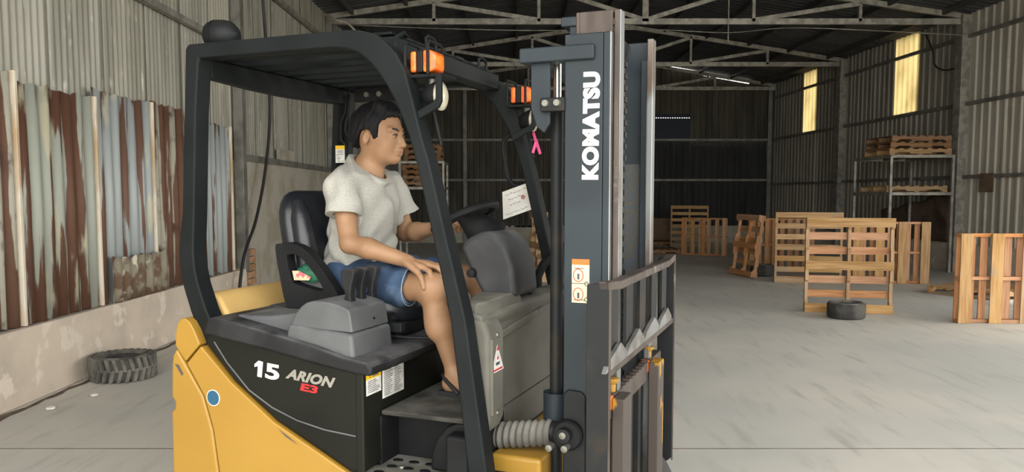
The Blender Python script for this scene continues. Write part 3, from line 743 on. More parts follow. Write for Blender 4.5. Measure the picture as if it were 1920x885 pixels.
P('front_side_cover', MB().prism([(1.02, .74), (1.10, .735), (1.118, .78), (1.118, 1.06), (1.10, 1.105), (1.04, 1.11), (1.02, 1.05)], .075, .205), K_dash, bevel=.02, seg=3)
P('side_cover_rib', MB().box(1.112, 1.125, .085, .10, .80, 1.05), K_dash, bevel=.005)
for z in (1.055, .80): P('cover_bolt', MB().lathe([(.010, 0), (.008, .007)], (1.117, .14, z), 'x', 10), K_bolt, bevel=0)
ts = MB().prism([(.112, 1.025), (.185, .938), (.10, .945)][::1], 1.118, 1.1192, 'x'); ts = P('triangle_sticker', MB().prism([(.140, 1.022), (.192, .936), (.090, .936)], 1.118, 1.1194, 'x'), K_lab, bevel=0)
MB().prism([(.140, 1.022), (.150, 1.005), (.130, 1.005)], 1.1194, 1.1198, 'x').prism([(.10, .94), (.182, .94), (.179, .946), (.103, .946)], 1.1194, 1.1198, 'x').prism([(.135, .985), (.147, .985), (.147, .975), (.135, .975)], 1.1194, 1.1198, 'x').build('red_marks', K_red, ts)
MB().box(1.1194, 1.1198, .126, .156, .957, .967).build('printed_lines', K_ink, ts)
P('cowl_hose', MB().tube([(1.0, .86, 1.12), (1.0, .86, 1.17), (1.02, .87, 1.22), (1.05, .89, 1.25), (1.08, .9, 1.24)], .018, 10), K_dark, bevel=0)

# --- steering
P('steering_cover', MB().prism([(.862, 1.318), (.90, 1.352), (.955, 1.378), (1.0, 1.37), (1.045, 1.325), (1.072, 1.25), (1.082, 1.14), (.955, 1.14), (.90, 1.235)], .395, .64), K_cov, bevel=.03, seg=4)
P('cover_knob', MB().lathe([(.0, -.02), (.016, -.018), (.018, 0)], (.915, .395, 1.225), 'y', 14), K_dark, bevel=0)
SC = np.array((.838, .5, 1.422)); dv = np.array((0, 1., 0)); dd = np.array((math.cos(.42), 0, math.sin(.42))); dn = np.cross(dd, dv)
SR = .124
P('column_neck', MB().tube([(.95, .5, 1.34), (.90, .5, 1.375), SC - dn * (-.02)], [.075, .06, .035], 14), K_dark, bevel=0)
sw = P('steering_wheel', MB().tube([SC + SR * (dv * math.cos(a) + dd * math.sin(a)) for a in np.linspace(0, 2 * math.pi, 41)[:-1]], .0145, 10, closed=True), K_dark, bevel=0)
b = MB()
for a in (.5, 2.64, 4.71): b.bar(SC + dn * .012, SC + SR * (dv * math.cos(a) + dd * math.sin(a)), .03, .012, up=dn)
b.build('spokes', K_dark, sw, bevel=.003)
MB().tube([SC - dn * -.02, SC - dn * .012], [.036, .03], 16).build('hub', K_dark, sw)

# --- seat
def ring(cx, cy, z, hx, hy, n=28, e=2.5):
    out = []
    for k in range(n):
        a = 2 * math.pi * k / n; c, s = math.cos(a), math.sin(a)
        out.append((cx + hx * math.copysign(abs(c) ** (2 / e), c), cy + hy * math.copysign(abs(s) ** (2 / e), s), z))
    return out
b = MB(); b.loft([ring(.25, .5, 1.10, .05, .21), ring(.235, .5, 1.16, .065, .232), ring(.215, .5, 1.30, .072, .24), ring(.195, .5, 1.40, .07, .235), ring(.187, .5, 1.44, .067, .228), ring(.181, .5, 1.475, .060, .213), ring(.176, .5, 1.50, .049, .192), ring(.173, .5, 1.515, .034, .165), ring(.172, .5, 1.522, .016, .13)])
sb = P('seat_backrest', b, K_seat, bevel=0, smooth=60)
for y in (.295, .705): MB().tube([(.27, y, 1.14), (.272, y, 1.30), (.25, y, 1.42), (.225, y + (.02 if y < .5 else -.02), 1.48)], [.03, .042, .038, .02], 12).build('side_bolster', K_seat, sb, smooth=60)
b = MB(); b.loft([[(x, y, z) for x, y, z in ring(.45, .5, 0, hx, hy)] for hx, hy in ((.23, .21), (.245, .23), (.25, .235), (.24, .225))])
rz = [1.035, 1.05, 1.095, 1.115]
for i in range(4):
    for k in range(28): q = i * 28 + k; b.v[q] = (b.v[q][0], b.v[q][1], rz[i])
P('seat_cushion', b, K_seat, bevel=0, smooth=60)
P('seat_base', MB().box(.26, .66, .30, .70, .985, 1.04), K_dark, bevel=.01)
for y in (.255, .715): P('seat_rail', MB().box(.30, .70, y, y + .03, 1.015, 1.05), K_mast_d, bevel=.004)
P('adjuster_knob', MB().lathe([(.0, -.03), (.016, -.03), (.018, 0)], (.64, .30, 1.06), 'y', 14), K_dark, bevel=0)
P('adjuster_bar', MB().tube([(.60, .27, 1.0), (.72, .28, .995), (.80, .33, .99)], .006, 8), K_dark, bevel=0)
def arc(P, m=4):                                  # closed smooth outline
    P = [np.array(p) for p in P]; n = len(P); out = []
    for i in range(n):
        p0, p1, p2, p3 = P[i - 1], P[i], P[(i + 1) % n], P[(i + 2) % n]
        for k in range(m):
            t = k / m; out.append(tuple(.5 * (2 * p1 + (p2 - p0) * t + (2 * p0 - 5 * p1 + 4 * p2 - p3) * t * t + (3 * p1 - p0 - 3 * p2 + p3) * t ** 3)))
    return out
A = arc([(.192, 1.308), (.212, 1.325), (.265, 1.328), (.318, 1.308), (.37, 1.265), (.425, 1.20), (.462, 1.145), (.445, 1.118), (.36, 1.098), (.27, 1.082), (.236, 1.095), (.212, 1.19)])
B = arc([(.243, 1.276), (.252, 1.284), (.275, 1.287), (.303, 1.276), (.336, 1.247), (.375, 1.203), (.398, 1.168), (.392, 1.156), (.345, 1.163), (.285, 1.176), (.266, 1.186), (.252, 1.225)])
for ya, yb in ((.215, .262), (.738, .785)):
    P('armrest_shell', MB().strip(A, B, ya, yb, closed=True), K_dark, bevel=.009, seg=3)
P('bolster_panel', MB().prism([(.245, 1.28), (.30, 1.283), (.40, 1.175), (.396, 1.155), (.27, 1.17)], .262, .27), K_cons, bevel=0)

# --- overhead guard
A = [(.045, .955), (-.015, 1.09), (-.045, 1.175), (-.057, 1.24), (-.059, 1.306), (-.052, 1.37), (-.039, 1.439), (-.014, 1.814), (-.002, 2.012), (.012, 2.028), (.641, 2.028), (.70, 2.024), (.745, 2.012), (.796, 1.984),
     (.838, 1.942), (.868, 1.888), (.893, 1.80), (.922, 1.69), (.951, 1.60), (1.004, 1.38), (1.07, 1.12), (1.14, .65), (1.165, .45)]
B = [(.112, .99), (.055, 1.10), (.022, 1.19), (.009, 1.25), (.006, 1.306), (.009, 1.36), (.014, 1.42), (.036, 1.80), (.053, 1.96), (.06, 1.977), (.60, 1.977), (.655, 1.97), (.70, 1.953), (.742, 1.922),
     (.775, 1.885), (.803, 1.845), (.838, 1.785), (.878, 1.69), (.906, 1.60), (.958, 1.38), (1.019, 1.12), (1.076, .65), (1.095, .45)]
P('guard_frame', MB().strip(A, B, 0, .07), K_guard, bevel=.007, seg=3)
P('guard_frame', MB().strip(A, B, .93, 1.0), K_guard, bevel=.007, seg=3)
P('front_crossbeam', MB().box(.735, .80, .07, .93, 1.945, 2.012), K_guard, bevel=.008)
P('rear_crossbeam', MB().prism([(.07, 1.985), (.07, 1.92), (.3, 1.908), (.5, 1.904), (.7, 1.908), (.93, 1.92), (.93, 1.985)], .0, .05, 'x'), K_guard, bevel=.006)
P('roof_plate_edge', MB().box(.0, .06, .07, .93, 1.985, 2.02), K_guard, bevel=.004)
for i in range(7):
    y = .14 + i * .12; P('roof_bar', MB().box(.05, .745, y - .018, y + .018, 1.985, 2.022), K_guard, bevel=.004)
P('side_brace_box', MB().box(.10, .32, .90, .93, 1.925, 1.985), K_dark, bevel=.004)
for x in (.17, .235): P('brace_bolt', MB().lathe([(.0, -.01), (.012, -.01), (.014, 0)], (x, .90, 1.955), 'y', 12), K_bolt, bevel=0)
P('roof_front_rod', MB().tube([(.60, .5, 2.05), (.72, .3, 2.045), (.80, .12, 2.03), (.81, .05, 2.0)], .007, 8), K_guard, bevel=0)
P('roof_front_lip', MB().box(.60, .765, .10, .9, 2.024, 2.034), K_guard, bevel=.003)
for y in (.33, .78): P('roof_loop', MB().tube([(.79, y - .04, 2.0), (.79, y - .04, 2.045), (.79, y - .02, 2.055), (.79, y + .02, 2.052), (.79, y + .035, 2.04), (.79, y + .035, 2.0)], .006, 8), K_guard, bevel=0)
P('roof_clip', MB().box(.77, .80, .52, .58, 2.012, 2.024), K_dark, bevel=.003)
b = MB().lathe([(.0, -.055), (.046, -.046), (.056, -.018), (.055, .008), (.048, .034), (.033, .052), (.0, .062)], (.07, .11, 2.073), 'x', 26)
rl = P('rear_work_lamp', b, K_mast_d, bevel=0, smooth=50); rl['label'] = 'domed grey work lamp on the guard roof'
MB().lathe([(.0, -.058), (.051, -.049), (.057, -.03), (.057, -.014)], (.07, .11, 2.073), 'x', 26).build('lamp_face', K_dark, rl)
MB().box(.0, .15, .09, .13, 2.0, 2.03).build('lamp_bracket', K_dark, rl, bevel=.004)
P('roof_box', MB().prism([(.28, 2.02), (.28, 2.052), (.35, 2.056), (.40, 2.04), (.40, 2.02)], .2, .3), K_lens_w, bevel=.005)
P('roof_hinge', MB().lathe([(.010, -.012), (.010, .0)], (-.003, .03, 2.0), 'x', 12), K_dark, bevel=0)
for i, (dx, dy) in enumerate(((0, 0), (.012, -.008), (-.01, -.004))):
    P('pillar_cable', MB().tube([(.06 + dx, .925 + dy, 1.96), (.055 + dx, .918 + dy, 1.88), (.045 + dx * 2, .915 + dy, 1.84), (.04 + dx * 2, .915 + dy, 1.80 - .02 * i), (.05 + dx, .92, 1.775 - .02 * i)], .006, 6), K_dark, bevel=0)
ip = plate('pillar_label', (-.022, .9295, 1.655), (1., 0, 0), fz, .05, .062, K_lab, ny); plate('label_header', (-.022, .9295, 1.717), (1., 0, 0), fz, .05, .017, K_laby, ny, ip)
inklines(ip, (-.022, .9295, 1.655), (1., 0, 0), fz, .05, [(.006, .2, .5), (.006, .6, .9), (.014, .25, .3), (.02, .2, .5), (.028, .3, .35), (.036, .1, .9), (.044, .2, .8), (.052, .2, .8)], ny)
P('pillar_plate', MB().strip([(-.03, 1.95), (-.052, 1.55), (-.06, 1.2)], [(.06, 1.95), (.04, 1.55), (.03, 1.2)], .93, .935), K_guard, bevel=0)

# front lamps on both pillars
def lamps(yc, s):
    t = empty('lamp_cluster', (0, 0, 0)); t.parent = FK
    MB().box(.866, .888, yc - .04, yc + .04, 1.886, 1.952).build('rear_orange_lens', K_lens_o, t, bevel=.008)
    MB().box(.888, .912, yc - .042, yc + .042, 1.884, 1.954).build('turn_signal_body', K_dark, t, bevel=.006)
    b = MB(); b.loft([[(x, yc + yy * q, 1.919 + zz * q) for yy, zz in ((-.041, -.034), (.041, -.034), (.041, .034), (-.041, .034))] for x, q in ((.912, 1), (.935, 1), (.95, .8), (.956, .5))])
    b.build('front_orange_lens', K_lens_o, t, bevel=.008)
    for x in (.858, .938):
        MB().tube([(x, yc - .055, 1.875), (x, yc - .055, 1.965), (x, yc - .045, 1.978), (x, yc + .03, 1.978), (x, yc + .045, 1.968), (x, yc + .045, 1.875)], .0055, 8).build('wire_guard', K_guard, t, smooth=60)
    MB().box(.85, .985, yc - .05, yc + .05, 1.868, 1.878).build('lamp_shelf', K_guard, t, bevel=.002)
    MB().lathe([(.0, -.045), (.025, -.035), (.044, .0), (.046, .02)], (.93, yc + .005, 1.815), 'x', 20).build('headlamp_shell', K_dark, t, smooth=60)
    MB().lathe([(.046, .018), (.045, .026), (.03, .034), (.0, .038)], (.93, yc + .005, 1.815), 'x', 20).build('headlamp_lens', K_lens_w, t, smooth=60)
    MB().tube([(.925, yc, 1.872), (.925, yc, 1.85)], .012, 8).build('headlamp_stem', K_bolt, t)
    yb = yc - .058 * s
    MB().strip([(.985, 1.872), (.985, 1.79), (.975, 1.772), (.885, 1.727)], [(.966, 1.872), (.966, 1.80), (.958, 1.79), (.878, 1.752)], yb - .004, yb + .012).build('lamp_bracket', K_guard, t, bevel=.003)
    MB().tube([(.905, yc, 1.86), (.93, yc, 1.76), (.955, yc, 1.66)], .006, 6).build('lamp_cable', K_dark, t, smooth=60)
lamps(.075, 1); lamps(.93, 1)
P('grab_handle', MB().tube([(.885, .965, 1.775), (.83, .965, 1.76), (.805, .965, 1.735), (.802, .965, 1.70), (.822, .965, 1.585), (.85, .965, 1.548), (.905, .965, 1.535)], .010, 10), K_dark, bevel=0)

# --- mast
P('outer_rail', MB().box(1.322, 1.445, .198, .214, .1, 2.0).box(1.445, 1.466, .198, .262, .1, 2.0).box(1.322, 1.338, .214, .262, .1, 2.0), K_mast, bevel=.004)
P('outer_rail', MB().box(1.322, 1.445, .786, .802, .1, 2.0).box(1.445, 1.466, .738, .802, .1, 2.0).box(1.322, 1.338, .738, .786, .1, 2.0), K_mast, bevel=.004)
P('rail_edge', MB().box(1.4662, 1.470, .2, .26, .1, 1.999), K_bare, bevel=0); P('rail_edge', MB().box(1.4662, 1.470, .74, .8, .1, 1.999), K_bare, bevel=0)
P('inner_rail', MB().box(1.36, 1.468, .222, .232, .12, 2.07).box(1.472, 1.490, .222, .272, .12, 2.07).box(1.350, 1.362, .222, .272, .12, 2.07), K_rust, bevel=.004)
P('inner_rail', MB().box(1.36, 1.468, .768, .778, .12, 2.07).box(1.350, 1.362, .728, .778, .12, 2.07), K_mast, bevel=.004)
P('rail_edge', MB().box(1.470, 1.492, .728, .778, .12, 2.075), K_bare, bevel=.003)
P('rail_lining', MB().box(1.372, 1.462, .7655, .7675, .2, 1.62), K_greasy, bevel=0)
P('rail_edge', MB().box(1.4905, 1.493, .224, .27, .12, 2.068), K_bare, bevel=0)
P('top_tie', MB().prism([(1.175, .80), (1.42, .80), (1.42, .786), (1.34, .786), (1.24, .72), (1.24, .28), (1.34, .214), (1.42, .214), (1.42, .182), (1.175, .182)], 1.918, 1.965, 'z'), K_mast, bevel=.006)
P('inner_top_tie', MB().box(1.30, 1.355, .225, .775, 2.03, 2.06).box(1.325, 1.36, .235, .26, 1.9, 2.045), K_mast, bevel=.004)
P('middle_tie', MB().box(1.295, 1.32, .32, .68, 1.18, 1.3), K_mast, bevel=.006)
P('lower_tie', MB().box(1.28, 1.325, .2, .8, .3, .5), K_mast, bevel=.006)
for y in (.285, .715):
    lc = P('lift_cylinder', MB().tube([(1.27, y, .16), (1.27, y, 1.78)], .021, 16), K_mast_d, bevel=0, smooth=60)
    MB().tube([(1.27, y, 1.78), (1.27, y, 1.93)], .014, 14).build('piston_rod', K_chrome, lc, smooth=60)
    MB().lathe([(.03, .84), (.042, .85), (.042, .74), (.03, .73)], (1.27, y, 0), 'z', 20).build('cylinder_clamp', K_mast, lc)
P('cylinder_guard', MB().prism([(1.205, 1.93), (1.27, 1.93), (1.27, 1.73), (1.25, 1.70), (1.225, 1.72), (1.205, 1.78)], .21, .222), K_mast, bevel=.004)
cb = P('clamp_block', MB().box(1.245, 1.325, .185, .215, 1.765, 1.808), K_mast_d, bevel=.004)
MB().lathe([(.0, -.012), (.010, -.012), (.012, 0)], (1.265, .185, 1.79), 'y', 12).build('bolt', K_bolt, cb); MB().lathe([(.0, -.012), (.010, -.012), (.012, 0)], (1.303, .185, 1.79), 'y', 12).build('bolt', K_bolt, cb)
for y in (.40, .60):
    b = MB()
    for i in range(74): b.box(1.40, 1.424 if i % 2 else 1.418, y - (.014 if i % 2 else .010), y + (.014 if i % 2 else .010), .5 + i * .0205, .5 + i * .0205 + .018)
    P('lift_chain', b, K_mast_d, bevel=0, smooth=0)
    P('chain_wheel', MB().lathe([(.0, y - .02), (.05, y - .02), (.04, y - .008), (.04, y + .008), (.05, y + .02), (.0, y + .02)], (1.385, 0, 2.01), 'y', 20), K_mast_d, bevel=0)
P('mast_hose', MB().tube([(1.40, .30, .5), (1.40, .30, 1.9), (1.385, .30, 1.97), (1.36, .3, 1.9), (1.36, .30, 1.2)], .013, 8), K_dark, bevel=0)
letters('lettering', 'KOMATSU', .33, .054, (1.4335, .1978, 1.551), (.01, 0, 1.), (-1., 0, .01), K_white, bold=.06, spacing=1.08)
dl = plate('safety_decal', (1.350, .1975, 1.165), (1., 0, .0), fz, .057, .12, K_labc, ny); plate('label_header', (1.350, .1975, 1.285), (1., 0, 0), fz, .057, .018, K_labo, ny, dl)
for z in (1.252, 1.192):
    MB().tube([(1.371 + .016 * math.cos(a), .196, z + .02 * math.sin(a)) for a in np.linspace(0, 6.283, 17)[:-1]], .0014, 5, closed=True).build('red_ring', K_red, dl)
    MB().box(1.368, 1.375, .1955, .1965, z - .013, z + .005).build('figure_mark', K_ink, dl)
inklines(dl, (1.350, .1975, 1.165), (1., 0, 0), fz, .057, [(.06, 0, 1), (.108, .15, .7), (.008, .1, .8)], ny)
for z in (1.226, 1.176): MB().tube([(1.398 + .006 * math.cos(a), .196, z + .0065 * math.sin(a)) for a in np.linspace(0, 6.283, 13)[:-1]], .0014, 5, closed=True).build('printed_lines', K_ink, dl)
# tilt cylinder with its rubber boot
P('tilt_lug', MB().lathe([(.0, .160), (.044, .162), (.05, .17), (.05, .198)], (1.345, 0, .742), 'y', 24), K_dark, bevel=0)
b = MB(); prof = []
for i in range(19): prof.append((.046 if i % 2 else .038, 1.06 + i * .0118))
b.lathe(prof, (0, .235, 0), 'x', 24)
for q in range(len(b.v)): b.v[q] = (b.v[q][0], b.v[q][1], b.v[q][2] + .69 + (b.v[q][0] - 1.06) * .17)
P('tilt_boot', b, K_rub, bevel=0, smooth=25)
P('tilt_rod_end', MB().lathe([(.026, 1.262), (.034, 1.27), (.034, 1.30), (.024, 1.315)], (0, .235, .73), 'x', 16).box(1.30, 1.36, .205, .265, .705, .76), K_mast_d, bevel=0)
tp = P('tilt_pin', MB().lathe([(.0, .135), (.022, .137), (.024, .162)], (1.342, 0, .748), 'y', 18), K_mast_d, bevel=0)
for dx, dz in ((.0, .0), (.006, -.042), (-.045, -.045)): MB().lathe([(.0, .126), (.011, .128), (.012, .16)], (1.342 + dx, 0, .752 + dz), 'y', 12).build('bolt', K_bolt, tp)
for z in (.745, .645, .55): P('rail_bolt', MB().lathe([(.0, .186), (.012, .188), (.014, .199)], (1.425, 0, z), 'y', 12), K_mast, bevel=0)
P('rail_reinforcement', MB().prism([(1.325, .20), (1.325, .87), (1.34, .885), (1.385, .882), (1.40, .865), (1.40, .2)], .186, .199), K_mast_d, bevel=.006)

# --- carriage, load backrest, forks
cg = P('fork_carriage', MB().box(1.462, 1.497, .06, .94, .82, .885), K_rust, bevel=.004)
MB().box(1.462, 1.497, .06, .94, .36, .43).build('lower_bar', K_rust, cg, bevel=.004)
for y in (.34, .47, .60): MB().box(1.465, 1.485, y - .02, y + .02, .43, .82).build('carriage_post', K_mast_d, cg)
b = MB()
for i in range(9): b.box(1.475, 1.499, .27 + i * .05, .285 + i * .05, .884, .892)
b.build('latch_teeth', K_rust, cg)
lb = empty('load_backrest', (0, 0, 0)); lb.parent = FK; lb['label'] = 'brown-edged open load backrest frame'
MB().prism([(-.035, 1.262), (-.035, 1.236), (.10, 1.225), (.9, 1.225), (1.035, 1.238), (1.035, 1.266), (.9, 1.252), (.10, 1.252)], 1.498, 1.534, 'x').build('top_bar', K_rust, lb, bevel=.004)
for y0, y1 in ((-.035, -.025), (1.022, 1.034)):
    MB().prism([(1.465, 1.25), (1.53, 1.262), (1.53, .42), (1.50, .395), (1.465, .43)], y0, y1).build('side_plate', K_mast_d, lb, bevel=.002)
    MB().box(1.530, 1.5345, y0, y1, .41, 1.26).build('worn_edge', K_rust, lb)
for y in (.10, .30, .50, .70, .90):
    MB().bar((1.508, y, 1.23), (1.508, y, 1.02), .095, .010, up=(1, 0, 0)).build('upright_bar', K_mast_d, lb)
K_gus = mat('scuffed_grey_steel', '#7d7f7f', .45, .3, col2='#63605c', scale=9)
MB().prism([(-.025, .985), (1.022, .985), (1.022, 1.006), (-.025, 1.006)], 1.50, 1.53, 'x').build('lower_bar', K_rust, lb, bevel=.002)
for y in (.07, .33, .59, .85):
    MB().prism([(y - .13, 1.004), (y + .13, 1.004), (y + .13, 1.022), (y + .05, 1.064), (y - .09, 1.032)], 1.515, 1.530, 'x').build('gusset', K_gus, lb, bevel=.002)
for y0 in (.135, .685):
    fk_ = P('fork', MB().prism([(1.498, .885), (1.538, .885), (1.538, .105), (1.56, .085), (2.45, .055), (2.45, .045), (1.50, .042)], y0, y0 + .10), K_fork, bevel=.005)
    fk_['label'] = 'brown steel fork with remains of yellow paint'
    MB().box(1.462, 1.50, y0 + .02, y0 + .08, .884, .892).build('fork_hook', K_rust, fk_, bevel=.004)
    kb = MB().lathe([(.009, .885), (.010, .915), (.020, .926), (.021, .934), (.0, .937)], (1.486, y0 + .06, 0), 'z', 14).build('lock_pin', K_yel, fk_)
    MB().box(1.470, 1.4975, y0 - .012, y0 + .03, .848, .89).build('lock_latch', K_labo, fk_, bevel=.004)

# --- things hung on the truck
M_paper = mat('laminated_paper', '#d3d2cb', .5, col2='#c4c2ba', scale=12)
so = np.array((.808, .955, 1.400)); sx = np.array((.13, 0, .044)); sy = np.array((-.004, 0, .118))
b = MB(); q = [so, so + sx, so + sx + sy, so + sy]; b.add([*q, *[p + np.array((0, -.002, 0)) for p in q]], [(0, 3, 2, 1), (4, 5, 6, 7), (0, 1, 5, 4), (1, 2, 6, 5), (2, 3, 7, 6), (3, 0, 4, 7)])
rot = Matrix.Rotation(FA, 4, 'Z'); FM = Matrix.Translation(FO) @ rot
pn = b.build('paper_notice', M_paper, smooth=0); pn.matrix_world = FM; tag(pn, 'white paper notice with faint handwriting hanging from the far pillar handle', 'notice')
b = MB()
for r_, (x0, x1), yy in ((0, (.1, .9), .82), (1, (.2, .75), .62), (2, (.25, .6), .42), (3, (.1, .9), .12)):
    x = x0
    while x < x1:
        w = random.uniform(.03, .09); p = so + sx * x + sy * (yy + random.uniform(-.02, .02)) + np.array((0, -.0026, 0)); d = sx * w; e = sy * .035
        b.add([p, p + d, p + d + e, p + e], [(0, 1, 2, 3)]); x += w + .025
ph = b.build('handwriting', mat('faded_ink', '#8a8c94', .6), pn, smooth=0); ph['kind'] = 'stuff'
MB().lathe([(0, -.0028), (.010, -.0028)], tuple(so + sx * .72 + sy * .55), 'y', 14).build('red_stamp', mat('faded_red_stamp', '#c99088', .6), pn, smooth=0)
b = MB()
for (x0, z0), (x1, z1) in (((.955, 1.765), (.968, 1.73)), ((.968, 1.73), (.955, 1.68)), ((.968, 1.73), (.988, 1.675)), ((.968, 1.73), (.978, 1.70))):
    b.bar((x0, .925, z0), (x1, .92, z1), .004, .011, up=(0, 0, 1))
rb = b.build('ribbon', mat('pink_ribbon', '#e2568f', .6)); rb.matrix_world = FM; tag(rb, 'bright pink ribbon tied beside the far headlamp', 'ribbon')
# green pouch in the armrest shell
b = MB(); n = 14; rings = []
for t, r1, r2 in ((0, .004, .004), (.12, .02, .018), (.35, .034, .024), (.6, .04, .028), (.85, .034, .026), (1.0, .01, .01)):
    rings.append([(.262 + .125 * t, .243 + .016 * math.cos(2 * math.pi * k / n) * r2 / .028, 1.212 + .02 * t - .03 * max(0, t - .6) + r1 * math.sin(2 * math.pi * k / n) + .004 * math.sin(k * 2.1 + t * 5)) for k in range(n)])
b.loft(rings)
gp = b.build('cloth_pouch', mat('dark_green_wrapper', '#1f5340', .45, col2='#2c6b50', scale=25, bump=.4, bscale=50), smooth=60); gp.matrix_world = FM
tag(gp, 'crumpled dark green packet tucked inside the seat armrest', 'packet')
MB().prism([(.262, 1.225), (.29, 1.226), (.345, 1.205), (.335, 1.192), (.27, 1.19)], .221, .2235).build('printed_front', mat('pink_cream_print', '#c9b795', .5, col2='#b7636a', scale=45, ramp=(.5, .55)), gp)
# ------------------------------------------------------------------ the driver (same local frame as the truck)
class Field:
    def __init__(s, lo, hi, h):
        s.lo = np.array(lo, float); s.h = h; s.n = np.ceil((np.array(hi) - s.lo) / h).astype(int) + 1
        s.F = np.full(s.n, .5, np.float32); s.ax = [(s.lo[i] + h * np.arange(s.n[i])).astype(np.float32) for i in range(3)]
    def win(s, lo, hi):
        sl = []
        for i in range(3):
            a = int(max(0, math.floor((lo[i] - s.lo[i]) / s.h))); b = int(min(s.n[i], math.ceil((hi[i] - s.lo[i]) / s.h) + 1)); sl.append(slice(a, max(a + 1, b)))
        X = s.ax[0][sl[0]][:, None, None]; Y = s.ax[1][sl[1]][None, :, None]; Z = s.ax[2][sl[2]][None, None, :]
        return tuple(sl), X, Y, Z
    def put(s, sl, d, k, op='u'):
        a = s.F[sl]
        if op == 'u':
            hh = np.maximum(k - np.abs(a - d), 0) / max(k, 1e-6); s.F[sl] = np.minimum(a, d) - hh * hh * k * .25
        else:
            d = -d; hh = np.maximum(k - np.abs(a - d), 0) / max(k, 1e-6); s.F[sl] = np.maximum(a, d) + hh * hh * k * .25
    def cone(s, p, q, ra, rb, k=.02, op='u'):
        p = np.array(p, float); q = np.array(q, float); m = max(ra, rb) + k + .03
        sl, X, Y, Z = s.win(np.minimum(p, q) - m, np.maximum(p, q) + m); d = q - p; L = d @ d + 1e-9
        t = np.clip(((X - p[0]) * d[0] + (Y - p[1]) * d[1] + (Z - p[2]) * d[2]) / L, 0, 1)
        D = np.sqrt((X - p[0] - t * d[0]) ** 2 + (Y - p[1] - t * d[1]) ** 2 + (Z - p[2] - t * d[2]) ** 2) - (ra + (rb - ra) * t)
        s.put(sl, D.astype(np.float32), k, op)
    def chain(s, P, R, k=.02):
        for i in range(len(P) - 1): s.cone(P[i], P[i + 1], R[i], R[i + 1], k)
    def ell(s, c, r, k=.02, op='u', tilt=0.0):       # tilt about the sideways axis
        c = np.array(c, float); m = max(r) + k + .03
        sl, X, Y, Z = s.win(c - m, c + m); x = X - c[0]; y = Y - c[1]; z = Z - c[2]
        if tilt: ct, st = math.cos(tilt), math.sin(tilt); x, z = x * ct + z * st, -x * st + z * ct
        k0 = np.sqrt((x / r[0]) ** 2 + (y / r[1]) ** 2 + (z / r[2]) ** 2); k1 = np.sqrt((x / r[0] ** 2) ** 2 + (y / r[1] ** 2) ** 2 + (z / r[2] ** 2) ** 2) + 1e-9
        s.put(sl, (k0 * (k0 - 1) / k1).astype(np.float32), k, op)
    def mesh(s, name):
        F = s.F; S = F < 0; n = s.n
        cs = np.zeros(tuple(n - 1), np.int8)
        for i in (0, 1):
            for j in (0, 1):
                for k in (0, 1): cs += S[i:n[0] - 1 + i, j:n[1] - 1 + j, k:n[2] - 1 + k]
        I, J, K = np.nonzero((cs > 0) & (cs < 8)); idx = np.full(tuple(n - 1), -1, np.int32); idx[I, J, K] = np.arange(len(I))
        acc = np.zeros((len(I), 3)); cnt = np.zeros(len(I))
        for ax in range(3):
            o1, o2 = [a for a in range(3) if a != ax]
            for a in (0, 1):
                for b in (0, 1):
                    c = [0, 0, 0]; c[o1] = a; c[o2] = b; e = list(c); e[ax] = 1
                    v0 = F[I + c[0], J + c[1], K + c[2]]; v1 = F[I + e[0], J + e[1], K + e[2]]; m = (v0 < 0) != (v1 < 0)
                    t = np.where(m, v0 / np.where(m, v0 - v1, 1), 0); p = np.zeros((len(I), 3)); p[:, o1] = a; p[:, o2] = b; p[:, ax] = t
                    acc[m] += p[m]; cnt[m] += 1
        V = s.lo + s.h * (np.stack([I, J, K], 1) + acc / cnt[:, None])
        Q = []
        for ax in range(3):
            o1, o2 = [(1, 2), (2, 0), (0, 1)][ax]
            sa = [slice(1, -1)] * 3; sa[ax] = slice(0, -1); sb = list(sa); sb[ax] = slice(1, None)
            A = S[tuple(sa)]; B = S[tuple(sb)]; E = np.nonzero(A != B); flip = A[E]
            c = [E[0] + (0 if ax == 0 else 1), E[1] + (0 if ax == 1 else 1), E[2] + (0 if ax == 2 else 1)]
            def cell(d1, d2):
                g = [x.copy() for x in c]; g[o1] -= d1; g[o2] -= d2; return idx[g[0], g[1], g[2]]
            q = np.stack([cell(1, 1), cell(0, 1), cell(0, 0), cell(1, 0)], 1); q[~flip] = q[~flip][:, ::-1]; Q.append(q)
        Q = np.concatenate(Q); Q = Q[(Q >= 0).all(1)]
        me = bpy.data.meshes.new(name); me.vertices.add(len(V)); me.vertices.foreach_set('co', V.astype('f').ravel())
        me.loops.add(len(Q) * 4); me.loops.foreach_set('vertex_index', Q.astype('i').ravel())
        me.polygons.add(len(Q)); me.polygons.foreach_set('loop_start', np.arange(0, len(Q) * 4, 4, dtype='i')); me.polygons.foreach_set('use_smooth', [True] * len(Q))
        me.update(calc_edges=True); return me

H_skin = mat('tanned_skin', '#98765a', .5, col2='#8b6a4f', scale=9, sss=.08, spec=.35)
H_hair = mat('black_hair', '#0a0a0d', .7, col2='#0f0f13', scale=90, stretch=(.3, 1, .3), bump=.2, bscale=300, spec=.25)
H_shirt = mat('heather_grey_cotton', '#a6a59e', .95, col2='#94938d', scale=330, ramp=(.40, .66), stretch=(.6, .6, 1.3), bump=.12, bscale=300, spec=.2)
H_denim = mat('blue_denim', '#3a4c66', .9, col2='#62768c', scale=9, ramp=(.5, .75), col3='#2b3a52', scale3=7, ramp3=(.55, .7), bump=.12, bscale=220, spec=.2)
H_eye = mat('eye_white', '#d9d4cc', .3); H_iris = mat('dark_iris', '#1d1410', .2); H_brow = mat('black_brow', '#1e1a18', .7); H_lip = mat('lip_skin', '#8f5d4e', .5)
H_gold = mat('gold_beads', '#b58a45', .35, .6, col2='#5d3d20', scale=160)
